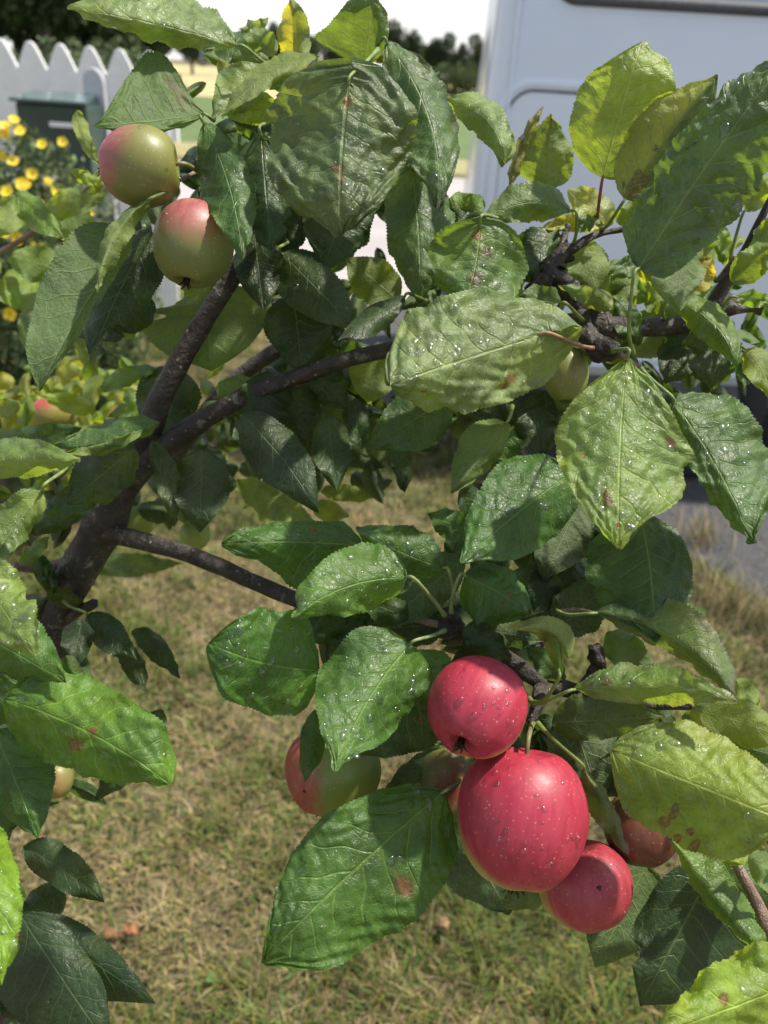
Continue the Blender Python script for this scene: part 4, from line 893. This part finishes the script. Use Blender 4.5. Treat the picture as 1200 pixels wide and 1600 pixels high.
# ---------------------------------------------------------------- fallen leaves and small plants on the lawn
FALL = colmat('fallen_leaf', .8, .1, .3, 80)
def fallen(px, py, size, label, c):
    g = on_ground(px, py, .03); r = random.Random(int(px)); a = r.uniform(0, 6.28); V = []; n = 9
    for i in range(n):
        u = i/(n-1); wd = math.sin(math.pi*u**.8)*size*.33
        for s in (-1, 0, 1):
            x = (u-.5)*size; y = s*wd; zz = .008*math.sin(u*5+s)+.012*abs(s)*r.random()
            V.append((g[0]+x*math.cos(a)-y*math.sin(a), g[1]+x*math.sin(a)+y*math.cos(a), g[2]+zz))
    Fs = [(i*3+k, i*3+k+1, i*3+k+4, i*3+k+3) for i in range(n-1) for k in range(2)]
    o = mesh('fallen_leaf', V, Fs, FALL, None, g, col=np.array(c)); tag(o, label, 'fallen leaf', 'fallen leaves on the lawn'); o.modifiers.new('solid', 'SOLIDIFY').thickness = .0008
fallen(204,1455,.032,'orange brown curled leaf lying on bare soil right of the dark lower leaf',(.30,.13,.06))
fallen(176,1462,.035,'dull brown leaf scrap left of the orange brown fallen leaf',(.2,.11,.05))
fallen(690,1445,.035,'tan curled leaf on the lawn right of the big lower leaf',(.26,.16,.09))
fallen(1040,340,.03,'x',(.3,.2,.1)) if False else None
WEED = colmat('weed', .6, .3, .2, 60)
def weed(px, py, nl, size, label):
    g = on_ground(px, py); b = MB(); r = random.Random(int(px+py))
    e = empty('clover_plant', g, label, 'small plant', 'small green plants in the lawn')
    for k in range(nl):
        a = r.uniform(0, 6.28); d = np.array([math.cos(a), math.sin(a), 0]); h = size*r.uniform(.8, 1.6); c0 = g+d*size*r.uniform(.1, .9)+np.array([0, 0, h+.02]); s = np.cross(d, [0, 0, 1]); rr = size*r.uniform(.3, .5)
        V = [c0]+[c0+(d*math.cos(t)*1.1+s*math.sin(t))*rr+np.array([0, 0, .2*rr*math.cos(t)]) for t in np.linspace(0, 6.28, 9)[:-1]]
        b.add(V, [(0, i, i % 8+1) for i in range(1, 9)], np.array([.08, .15, .035])*r.uniform(.8, 1.3))
        T_, Ff = tube([g, (g+c0)/2, c0], .0008, 4); b.add(T_, Ff, (.12, .2, .05))
    b.build('rosette', WEED, e, g)
weed(333,1548,5,.012,'pale green two-leaved seedling at the bottom left of the lawn')
weed(1075,975,8,.03,'green weed at the right between dry tufts below the gravel')

# ---------------------------------------------------------------- van
BLUE = N('van_paint'); _n = BLUE.noise(3, 3)
BLUE.P(Base_Color=BLUE.mix(BLUE.rng(_n, .3, .7), (.66, .73, .85), (.70, .77, .88)), Roughness=.34); BLUE.b.inputs['Coat Weight'].default_value = .5; BLUE.b.inputs['Coat Roughness'].default_value = .12
BLUE.P(Normal=BLUE.bump(BLUE.noise(400, 2), .03, .0005))
RUB = plain('rubber', (.07, .075, .085), .6, .2, 60)
GLS = N('van_glass'); GLS.P(Base_Color=(.35, .38, .40), Roughness=.05, Metallic=.0); GLS.b.inputs['Specular IOR Level'].default_value = 1; GLS.b.inputs['Coat Weight'].default_value = 1
TYRE = plain('tyre', (.02, .02, .021), .8, .2, 60); STEEL = plain('wheel_steel', (.35, .36, .38), .4, .1, 40, metallic=.8)
def van():
    # side plane: through the lower left corner, turned a little to follow the window line
    DY = 3.15; cl = on_y(742, 160, DY); x0 = cl[0]; yaw = R(-3)
    ax = np.array([math.cos(yaw), math.sin(yaw), 0]); ay = np.array([-math.sin(yaw), math.cos(yaw), 0]); az = np.array([0, 0, 1.])
    O = np.array([x0, DY, 0]); R3 = np.column_stack([ax, ay, az])
    def W_(a, b, c): return O+ax*a+ay*b+az*c
    e = empty('van', O+ax*2.5+ay*.95, 'pale blue van parked on gravel behind the right side of the tree', 'van')
    def solid(name, a0, a1, b0, b1, c0, c1, m, bev=0, seg=3, parent=e):
        V, Fs = box(W_((a0+a1)/2, (b0+b1)/2, (c0+c1)/2), ((a1-a0)/2, (b1-b0)/2, (c1-c0)/2), R3)
        o = mesh(name, V, Fs, m, parent, W_((a0+a1)/2, (b0+b1)/2, c0), smooth=False)
        if bev: bevel(o, bev, seg)
        return o
    # body: cross section (in b,c) extruded along a with softened ends
    sec = [(0.0,.42),(-.02,.60),(-.025,.95),(-.01,1.30),(.03,1.62),(.09,1.98),(.18,2.20),(.34,2.30),(1.56,2.30),(1.72,2.20),(1.81,1.98),(1.87,1.62),(1.91,1.3),(1.925,.95),(1.92,.6),(1.9,.42)]
    st = [(-.0,.12,.95),(.012,.055,.98),(.04,.02,.992),(.09,.0,1),(2.4,0,1),(4.6,0,1),(4.85,.05,.93),(5.0,.2,.80)]
    V = []; n = len(sec)
    for a, ins, k in st:
        for (b, c) in sec: V.append(W_(a+(.035*(c-.4) if a < .1 else -.12*(c-.4) if a > 4.7 else 0), .95+(b-.95)*(1-ins/.95), .42+(c-.42)*(k if c > 1.3 else 1)))
    Fs = [(i*n+k, (i+1)*n+k, (i+1)*n+(k+1) % n, i*n+(k+1) % n) for i in range(len(st)-1) for k in range(n)]
    Fs += [tuple(range(n)), tuple(reversed(range((len(st)-1)*n, len(st)*n)))]
    body = mesh('body', V, Fs, BLUE.m, e, W_(2.5, .95, .42)); 
    sm = body.modifiers.new('sub', 'SUBSURF'); sm.levels = sm.render_levels = 0
    def on_side(a, c, off):               # point on the side skin
        bb = np.interp(c, [q[1] for q in sec[:8]], [q[0] for q in sec[:8]]); return W_(a, bb-off, c)
    def ring(a0, a1, c0, c1, r, n=8):
        pts = []
        for (ca, cc, s) in ((a0+r, c1-r, 90), (a1-r, c1-r, 0), (a1-r, c0+r, -90), (a0+r, c0+r, -180)):
            for k in range(n+1): t = R(s+90-90*k/n); pts.append((ca+r*math.cos(t), cc+r*math.sin(t)))
        out = []
        for i in range(len(pts)):
            p, q = pts[i], pts[(i+1) % len(pts)]; L_ = math.hypot(q[0]-p[0], q[1]-p[1]); m_ = max(1, int(L_/.08))
            for k in range(m_): out.append((p[0]+(q[0]-p[0])*k/m_, p[1]+(q[1]-p[1])*k/m_))
        return out
    def seam(name, a0, a1, c0, c1, r, wd, m, off=.002, raised=.004, parent=e):
        pts = ring(a0, a1, c0, c1, r); V = []; k = len(pts); cx, cy = (a0+a1)/2, (c0+c1)/2
        P3 = [on_side(a, c, off) for a, c in pts]; n_ = k
        for i in range(k):
            p, q = np.array(pts[i-1]), np.array(pts[(i+1) % k]); t = q-p; t /= np.linalg.norm(t); nn = np.array([-t[1], t[0]])
            for s, o_ in ((-1, -.001), (-.7, raised), (.7, raised), (1, -.001)):
                a, c = np.array(pts[i])+nn*wd*s; V.append(on_side(a, c, o_))
        Fs = [(i*4+j, i*4+j+1, ((i+1) % k)*4+j+1, ((i+1) % k)*4+j) for i in range(k) for j in range(3)]
        return mesh(name, V, Fs, m, parent, on_side(a0, c0, 0))
    def side_xy(px, py):                  # pixel -> (a, c) on the side plane
        d = ray(px, py); k = np.dot(O-CAM, ay)/np.dot(d, ay); q = CAM+d*k-O; return np.dot(q, ax), q[2]
    a1, c1 = side_xy(788, 165); a2, c2 = side_xy(880, -2)
    aR, cR = side_xy(793, 150)
    # pressed panel with a raised lip and a thin dark shut line
    seam('panel_lip', a1-.012, a1+1.25, .50, c1+.075, .10, .016, BLUE.m, raised=.004)
    seam('panel_seam', a1+.012, a1+1.23, .53, c1+.052, .085, .0045, RUB, raised=.0045)
    seam('body_seam', .115, a1+1.40, .46, 2.12, .05, .007, BLUE.m, raised=.009)
    # window: gasket and glass
    wa0, wa1, wc0, wc1 = a2-.02, a2+1.05, c2+.005, 2.02
    pts = ring(wa0, wa1, wc0, wc1, .07); V = [on_side((wa0+wa1)/2, (wc0+wc1)/2, .006)]+[on_side(a, c, .006) for a, c in pts]
    g = mesh('side_window', V, [(0, i+1, (i+1) % len(pts)+1) for i in range(len(pts))], GLS.m, e, on_side(wa0, wc0, 0), smooth=False)
    seam('window_gasket', wa0, wa1, wc0, wc1, .07, .02, RUB, raised=.016, parent=g)
    seam('panel_line', a1+1.45, a1+3.2, .5, 2.12, .08, .005, RUB, raised=.003)
    ga, gb = a1+1.55, a1+2.7; pts = ring(ga, gb, wc0, wc1, .07); V = [on_side((ga+gb)/2, (wc0+wc1)/2, .006)]+[on_side(a, c, .006) for a, c in pts]
    g = mesh('side_window', V, [(0, i+1, (i+1) % len(pts)+1) for i in range(len(pts))], GLS.m, e, on_side(ga, wc0, 0), smooth=False); seam('window_gasket', ga, gb, wc0, wc1, .07, .02, RUB, raised=.016, parent=g)
    solid('sill', .12, 4.9, .0, 1.9, .33, .44, RUB, .02)
    solid('bumper', -.09, .10, .06, 1.84, .36, .62, RUB, .04)
    solid('bumper', 4.9, 5.08, .06, 1.84, .36, .62, RUB, .04)
    solid('number_plate', -.10, -.085, .7, 1.22, .70, .81, plain('plate', (.75, .76, .76), .4, .05), .004)
    # wheels
    for a_ in (.95, 4.0):
        for b_, sd in ((.10, -1), (1.80, 1)):
            wc = W_(a_, b_, .32); V = []; nseg = 40; prof = [(.20, -.10), (.30, -.11), (.32, -.09), (.325, 0), (.32, .09), (.30, .11), (.20, .10)]
            for k in range(nseg):
                t = 2*math.pi*k/nseg
                for (r_, w_) in prof: V.append(wc+ax*r_*math.cos(t)+az*r_*math.sin(t)+ay*w_)
            m_ = len(prof); Fs = [(k*m_+j, k*m_+(j+1) % m_, ((k+1) % nseg)*m_+(j+1) % m_, ((k+1) % nseg)*m_+j) for k in range(nseg) for j in range(m_)]
            wh = mesh('wheel', V, Fs, TYRE, e, wc)
            T_, Ff = tube([wc+ay*sd*.0, wc+ay*sd*.06, wc+ay*sd*.075, wc+ay*sd*.10], [.205, .2, .12, .05], 24); mesh('rim', T_, Ff, STEEL, wh, wc)
van()

# ---------------------------------------------------------------- white picket fence
WHITE = plain('white_paint', (.88, .88, .86), .5, .05, 12, .1)
def fence():
    Y = 5.0; e0 = on_y(0, 90, Y); ex = e0[0]; pit = on_y(47, 90, Y)[0]-ex
    e = empty('picket_fence', (ex+1*pit, Y, 0), 'white picket fence of wide pointed boards at the upper left', 'fence')
    base = None
    for i in range(-9, 6):
        px = 2+i*46; x = on_y(px+0, 90, Y)[0]; top = on_y(px, 60+.085*max(px, -400), Y)[2]-.0; w_ = pit*.497
        prof = [(-w_, .04), (w_, .04), (w_, top-.135), (w_*.90, top-.115), (w_*.55, top-.052), (w_*.30, top-.014), (w_*.14, top-.003), (0, top), (-w_*.14, top-.003), (-w_*.30, top-.014), (-w_*.55, top-.052), (-w_*.90, top-.115), (-w_, top-.135)]
        n = len(prof); yo = rnd.uniform(-.004, .004); V = [(x+a, Y+yo, c) for a, c in prof]+[(x+a, Y+yo+.022, c) for a, c in prof]
        Fs = [tuple(range(n)), tuple(range(2*n-1, n-1, -1))]+[(k, n+k, n+(k+1) % n, (k+1) % n) for k in range(n)]
        bevel(mesh('picket', V, Fs, WHITE, e, (x, Y, .04), smooth=False), .004)
    for c in (.35, 1.05):
        V, Fs = box((on_y(2-2*46, 90, Y)[0], Y+.05, c), (pit*7.6, .02, .045)); mesh('rail', V, Fs, WHITE, e, (ex, Y+.05, c), smooth=False)
    for k in (-8.5, -2.5, 3.5):
        x = ex+k*pit; V, Fs = box((x, Y+.12, .62), (.045, .045, .62)); mesh('post', V, Fs, WHITE, e, (x, Y+.12, 0), smooth=False)
    # pale round topped board leaning beside the box
    x = on_y(146, 140, 4.55)[0]; w_ = (on_y(162, 140, 4.55)[0]-on_y(129, 140, 4.55)[0])/2; top = on_y(146, 106, 4.55)[2]
    prof = [(-w_, 0.0), (w_, 0.0)]+[(w_*math.cos(t), top-w_*1.3+w_*1.3*math.sin(t)) for t in np.linspace(0, math.pi, 14)]; n = len(prof)
    V = [(x+a, 4.55, c) for a, c in prof]+[(x+a, 4.585, c) for a, c in prof]; Fs = [tuple(range(n)), tuple(range(2*n-1, n-1, -1))]+[(k, n+k, n+(k+1) % n, (k+1) % n) for k in range(n)]
    o = mesh('round_topped_board', V, Fs, plain('grey_paint', (.50, .50, .53), .5, .06), None, (x, 4.55, 0), smooth=False)
    tag(bevel(o, .005), 'light grey round topped board standing right behind the green letterbox', 'board')
fence()
def letterbox():
    Y = 4.3; L_ = on_y(28, 200, Y); Rr = on_y(137, 200, Y); x0, x1 = L_[0], Rr[0]; zt = on_y(84, 163, Y)[2]; zb = on_y(84, 274, Y)[2]; xm = (x0+x1)/2; w_ = (x1-x0)/2; dp = .26
    GR_ = plain('green_enamel', (.012, .042, .036), .4, .15, 14, .05, coat=.4); LT = plain('green_enamel_lit', (.05, .105, .088), .3, .1, 14, .05, coat=.4)  # lid colour is the body green lightened for the light falling on it
    e = empty('letterbox', (xm, Y+dp/2, 0), 'dark green letterbox with sloping lid and white slot in front of the white fence', 'letterbox')
    V, Fs = box((xm, Y+dp/2, (zt+zb)/2), (w_, dp/2, (zt-zb)/2)); bevel(mesh('body', V, Fs, GR_, e, (xm, Y+dp/2, zb), smooth=False), .012, 3)
    f_ = .03; q = [(x0-.012, Y-f_, zt+.004), (x1+.012, Y-f_, zt+.004), (x1-.03, Y+dp, zt+.03), (x0-.012+.00, Y+dp, zt+.03)]
    V = q+[(a, b, c+.014) for a, b, c in q]; mesh('lid', V, [(0, 3, 2, 1), (4, 5, 6, 7), (0, 1, 5, 4), (1, 2, 6, 5), (2, 3, 7, 6), (3, 0, 4, 7)], LT, e, (xm, Y, zt), smooth=False)
    V = [(x0, Y+.0, zt), (x0, Y+dp, zt), (x0, Y+dp, zt+.028), (x1-.02, Y+.0, zt), (x1-.02, Y+dp, zt), (x1-.02, Y+dp, zt+.028)]
    mesh('lid_side', V, [(0, 1, 2), (3, 5, 4), (0, 2, 5, 3), (1, 4, 5, 2)], GR_, e, (xm, Y, zt), smooth=False)
    sx0 = on_y(78, 195, Y)[0]; sx1 = on_y(117, 195, Y)[0]; sz = on_y(97, 195, Y)[2]
    V, Fs = box(((sx0+sx1)/2, Y-.004, sz), ((sx1-sx0)/2, .006, .011)); bevel(mesh('slot_plate', V, Fs, WHITE, e, ((sx0+sx1)/2, Y, sz), smooth=False), .003)
    V, Fs = box((xm, Y+dp/2, zb/2-.002), (.04, .04, zb/2-.004)); mesh('post', V, Fs, plain('post_wood', (.2, .17, .13), .8, .2, 30), e, (xm, Y+dp/2, 0), smooth=False)
letterbox()

# ---------------------------------------------------------------- yellow flowering shrub
def shrub():
    c0 = on_ground(60, 640); Y = 2.55; cx = on_y(28, 380, Y)[0]; e = empty('flowering_shrub', (cx, Y, 0), 'bushy shrub with small yellow flowers in front of the letterbox', 'shrub')
    LF = colmat('shrub_leaf', .6, .3, .15, 40)
    r = np.random.default_rng(5); n = 38000
    d = r.normal(size=(n, 3)); d /= np.linalg.norm(d, axis=1)[:, None]; rad = r.uniform(.35, 1, n)**.45
    lump = 1+.14*np.sin(d[:, 0]*7+1)*np.sin(d[:, 2]*6+.5)+.12*np.sin(d[:, 1]*9+d[:, 0]*5)
    ctr = np.array([cx, Y, .62]); ext = np.array([.34, .32, .55])
    clump = np.sin(d[:, 0]*26)*np.sin(d[:, 1]*24+1)*np.sin(d[:, 2]*27+2) > -.22
    d, rad, lump = d[clump], rad[clump], lump[clump]; n = len(d)
    p = ctr+d*ext*(rad*lump)[:, None]; p[:, 2] = np.maximum(p[:, 2], .03)
    a = r.normal(size=(n, 3)); a /= np.linalg.norm(a, axis=1)[:, None]; b = np.cross(a, r.normal(size=(n, 3))); b /= np.linalg.norm(b, axis=1)[:, None]
    s = r.uniform(.009, .018, (n, 1)); V = np.stack([p-a*s, p-b*s*.4, p+a*s, p+b*s*.4], 1).reshape(-1, 3); Q = np.arange(n*4).reshape(n, 4)
    c = np.array([.11, .155, .06])*r.uniform(.5, 1.6, (n, 1)); mesh('foliage', V, Q, LF, e, (cx, Y, .5), col=np.repeat(c, 4, 0), smooth=False)
    b_ = MB()
    for k in range(26):
        aa = r.uniform(0, 6.28); q = ctr+np.array([math.cos(aa)*.33, math.sin(aa)*.27, r.uniform(-.1, .45)])*r.uniform(.5, 1); T_, Ff = tube(cat([(cx+math.cos(aa)*.05, Y+math.sin(aa)*.05, 0), (cx+math.cos(aa)*.15, Y+math.sin(aa)*.12, .3), q], 4), np.linspace(.006, .002, 9), 5); b_.add(T_, Ff, (.12, .07, .05))
    b_.build('stems', colmat('stem', .8), e, (cx, Y, 0))
    # flower: five rounded petals and a centre
    FL = N('petal'); FL.P(Base_Color=(.90, .70, .04), Roughness=.6)
    tr_ = FL.n('BsdfTranslucent'); tr_.inputs[0].default_value = (.85, .5, .03, 1); mx = FL.n('MixShader'); mx.inputs[0].default_value = .3
    FL.t.links.new(FL.b.outputs[0], mx.inputs[1]); FL.t.links.new(tr_.outputs[0], mx.inputs[2]); FL.t.links.new(mx.outputs[0], FL.o.inputs[0])
    V = []; Fs = []; n = 0
    for k in range(5):
        a = 2*math.pi*k/5; dd = np.array([math.cos(a), math.sin(a), 0]); ss = np.array([-math.sin(a), math.cos(a), 0]); V.append(dd*.002); m_ = 9
        for j in range(m_): t = math.pi*(j/(m_-1)-.5); V.append(dd*(.010+.010*math.cos(t))+ss*.0105*math.sin(t)+np.array([0, 0, .004+.003*math.cos(t)]))
        Fs += [(n, n+j, n+j+1) for j in range(1, m_)]; n += m_+1
    proto = mesh('flower', V, Fs, FL.m, e, (0, 0, 0), wpos=False); cen = mesh('flower_centre', *tube([(0, 0, .001), (0, 0, .006)], [.0028, .0015], 8), plain('pollen', (.5, .27, .01), .8), proto, (0, 0, 0), wpos=False)
    cen.parent = proto; cen.location = (0, 0, 0)
    spots = [(22,188),(8,212),(98,222),(66,226),(20,252),(40,288),(8,198),(60,318),(66,338),(20,330),(50,272),(90,300),(58,386),(34,288),(30,420),(48,440),(16,490),(100,366),(120,352),(8,362),(28,372),(12,300),(126,300),(72,400),(108,345),(140,330),(4,244),(30,205),(95,320),(130,372),(84,352),(6,446),(56,412),(22,462),(75,285),(118,322)]
    first = True
    for (px, py) in spots:
        d_ = ray(px, py); q = None
        for t in np.linspace(1.9, 2.9, 200):
            w_ = CAM+d_*t/1.0*1.0; k = (w_-ctr)/ext
            if k@k < 1.08: q = w_; break
        if q is None: q = on_y(px, py, Y-.1)
        fl = proto if first else proto.copy()
        if not first:
            COL.objects.link(fl); c2 = cen.copy(); COL.objects.link(c2); c2.parent = fl
        nn = Vector((q-ctr)/ext**2).normalized()+Vector((r.uniform(-.5, .5), r.uniform(-.9, .1)-.3, r.uniform(-.1, .6))); fl.rotation_euler = nn.to_track_quat('Z', 'Y').to_euler()
        fl.location = Vector(q)-e.location; s = r.uniform(.62, .95); fl.scale = (s, s, s); fl.parent = e; first = False
shrub()

# ---------------------------------------------------------------- far trees and bushes
def crown_mesh(seed, n, ext, leaf_s, col, blobs=9, conif=False):
    r = np.random.default_rng(seed); V = []; C = []
    bl = []
    for k in range(blobs):
        if conif: h = r.uniform(0, 1); a = r.uniform(0, 6.28); q = (1-h)*.75; bl.append((np.array([math.cos(a)*q*r.uniform(.1, .6), math.sin(a)*q*r.uniform(.1, .6), h*2-1]), .18+.38*(1-h)))
        else:
            d = r.normal(size=3); d /= np.linalg.norm(d); bl.append((d*r.uniform(.25, .68), r.uniform(.28, .46)))
    for k, (c, rr) in enumerate(bl):
        m = int(n/blobs); d = r.normal(size=(m, 3)); d /= np.linalg.norm(d, axis=1)[:, None]; p = c+d*rr*(r.uniform(.3, 1, (m, 1))**.4)*(1+.2*np.sin(d[:, :1]*9+k)); p = p*ext
        a = r.normal(size=(m, 3)); a /= np.linalg.norm(a, axis=1)[:, None]; b = np.cross(a, r.normal(size=(m, 3))); b /= np.linalg.norm(b, axis=1)[:, None]; s = leaf_s*r.uniform(.5, 1.2, (m, 1))
        V.append(np.stack([p-a*s, p-b*s*.6, p+a*s, p+b*s*.6], 1).reshape(-1, 3)); C.append(np.repeat(np.array(col)*r.uniform(.6, 1.45, (m, 1))*r.uniform(.8, 1.2), 4, 0))
    V = np.concatenate(V); return V, np.arange(len(V)).reshape(-1, 4), np.concatenate(C)
TL = colmat('tree_leaf', .7, .25, .15, 2); TB = plain('tree_bark', (.06, .05, .04), .9, .2, 3)
def far_trees():
    kinds = []
    for k, (ext, h, col, con) in enumerate([((2.6, 2.6, 3.2), 7.6, (.045, .07, .03), False), ((2.5, 2.5, 4.0), 8.6, (.035, .055, .028), False), ((3.2, 3.0, 3.0), 6.8, (.06, .09, .035), False)]):
        V, Q, C = crown_mesh(20+k, 9000, np.array(ext), .16, col, 16 if not con else 26, con)
        o = empty('tree', (0, 0, 0)); cr_ = mesh('crown', V+np.array([0, 0, h-ext[2]]), Q, TL, o, (0, 0, 0), col=C, smooth=False, wpos=False)
        T_, Ff = tube(cat([(0, 0, 0), (.05, .02, h*.3), (0, .05, h*.6), (.02, 0, h*.85)], 4), np.linspace(.22, .05, 13), 8); mesh('trunk', T_, Ff, TB, o, (0, 0, 0), wpos=False)
        kinds.append(o)
    plan = []   # px centre, distance, scale, kind, label
    r = random.Random(3)
    L1 = ['dark broad tree behind the fence at the far left corner', 'dark conifer behind the fence, above its first boards', 'rounded dark tree behind the middle of the fence', 'dark conifer rising behind the letterbox', 'low rounded tree behind the last fence board', 'dark tree just right of the fence end']
    for i, (px, d, s, k) in enumerate([(-10, 30, 1.0, 0), (35, 34, 1.05, 1), (78, 29, .9, 0), (120, 36, 1.0, 1), (170, 32, .62, 2), (225, 40, .62, 0)]): plan.append((px, d, s, k, L1[i]))
    for i, px in enumerate(range(-120, -20, 45)): plan.append((px, 31, 1.1, i % 3, None))
    L2 = ['dark tree far off, seen left of the long hanging leaf', 'pointed tree in the far tree line above the stubble field', 'rounded tree in the far tree line, left of a gap', 'tall uneven tree in the middle of the far tree line', 'spiky tree in the far tree line nearest the van', 'low tree on the horizon partly behind the van edge']
    for i, (px, d, s, k) in enumerate([(610, 96, .80, 0), (640, 88, .66, 1), (662, 92, .66, 2), (690, 90, .72, 0), (716, 86, .52, 1), (748, 92, .66, 0)]): plan.append((px, d, s, k, L2[i]))
    for i, px in enumerate((255, 300, 345, 390, 430, 475, 520, 560, 800, 850)): plan.append((px, 92+i % 3*4, .62+.06*(i % 3), i % 3, None))
    used = set(); n = 0
    for (px, d, s, k, lab) in plan:
        g = on_y(px, 100, d); src = kinds[k]
        if k in used:
            o = src.copy(); COL.objects.link(o)
            for ch in list(src.children): c = ch.copy(); COL.objects.link(c); c.parent = o
        else: o = src; used.add(k)
        o.location = (g[0], d, 0); o.rotation_euler.z = r.uniform(0, 6.28); sc_ = s*r.uniform(.95, 1.08); o.scale = (sc_*(1.1 if d > 60 else 1.15), sc_*1.1, sc_)
        far = d > 60
        n += 1; tag(o, lab or (['first','second','third','fourth','fifth','sixth','seventh','eighth','ninth','tenth'][(n-16) % 10]+' dark tree of the far tree line counted from the fence end towards the van' if far else ['farthest','middle','nearest'][(n-7) % 3]+' of the dark trees behind the fence beyond the left edge'), 'tree', 'trees of the far tree line' if far else 'dark trees behind the fence')
far_trees()
def hedge(name, px, d, w_, h, label, col, group):
    g = on_y(px, 120, d); V, Q, C = crown_mesh(int(px), 3500, np.array([w_, w_*.6, h*.62]), .045*math.sqrt(d/10), col, 8); e = empty(name, (g[0], d, 0), label, 'bush', group)
    V[:, 2] += h*.45; V[:, 2] = np.maximum(V[:, 2], .02); mesh('foliage', V, Q, TL, e, (0, 0, 0), col=C, smooth=False, wpos=False).location = (0, 0, 0)
    T_, Ff = tube([(0, 0, 0), (.02, 0, h*.3), (0, .03, h*.6)], [.04, .03, .015], 6); s_ = mesh('stem', T_, Ff, TB, e, (0, 0, 0), wpos=False); s_.location = (0, 0, 0)
hedge('bush', 722, 62, 2.6, 2.4, 'rounded green bush at the foot of the far tree line beside the van', (.07, .11, .04), 'bushes before the far trees')
hedge('bush', 668, 64, 2.2, 2.0, 'smaller green bush at the foot of the far tree line, left of the rounded one', (.08, .12, .045), 'bushes before the far trees')
hedge('bush', 105, 14, 1.6, 1.75, 'mid green bush showing over the white fence above the letterbox', (.08, .115, .05), 'bushes behind the fence')
hedge('bush', 185, 15, 1.5, 1.7, 'paler green bush showing over the fence end', (.10, .135, .055), 'bushes behind the fence')
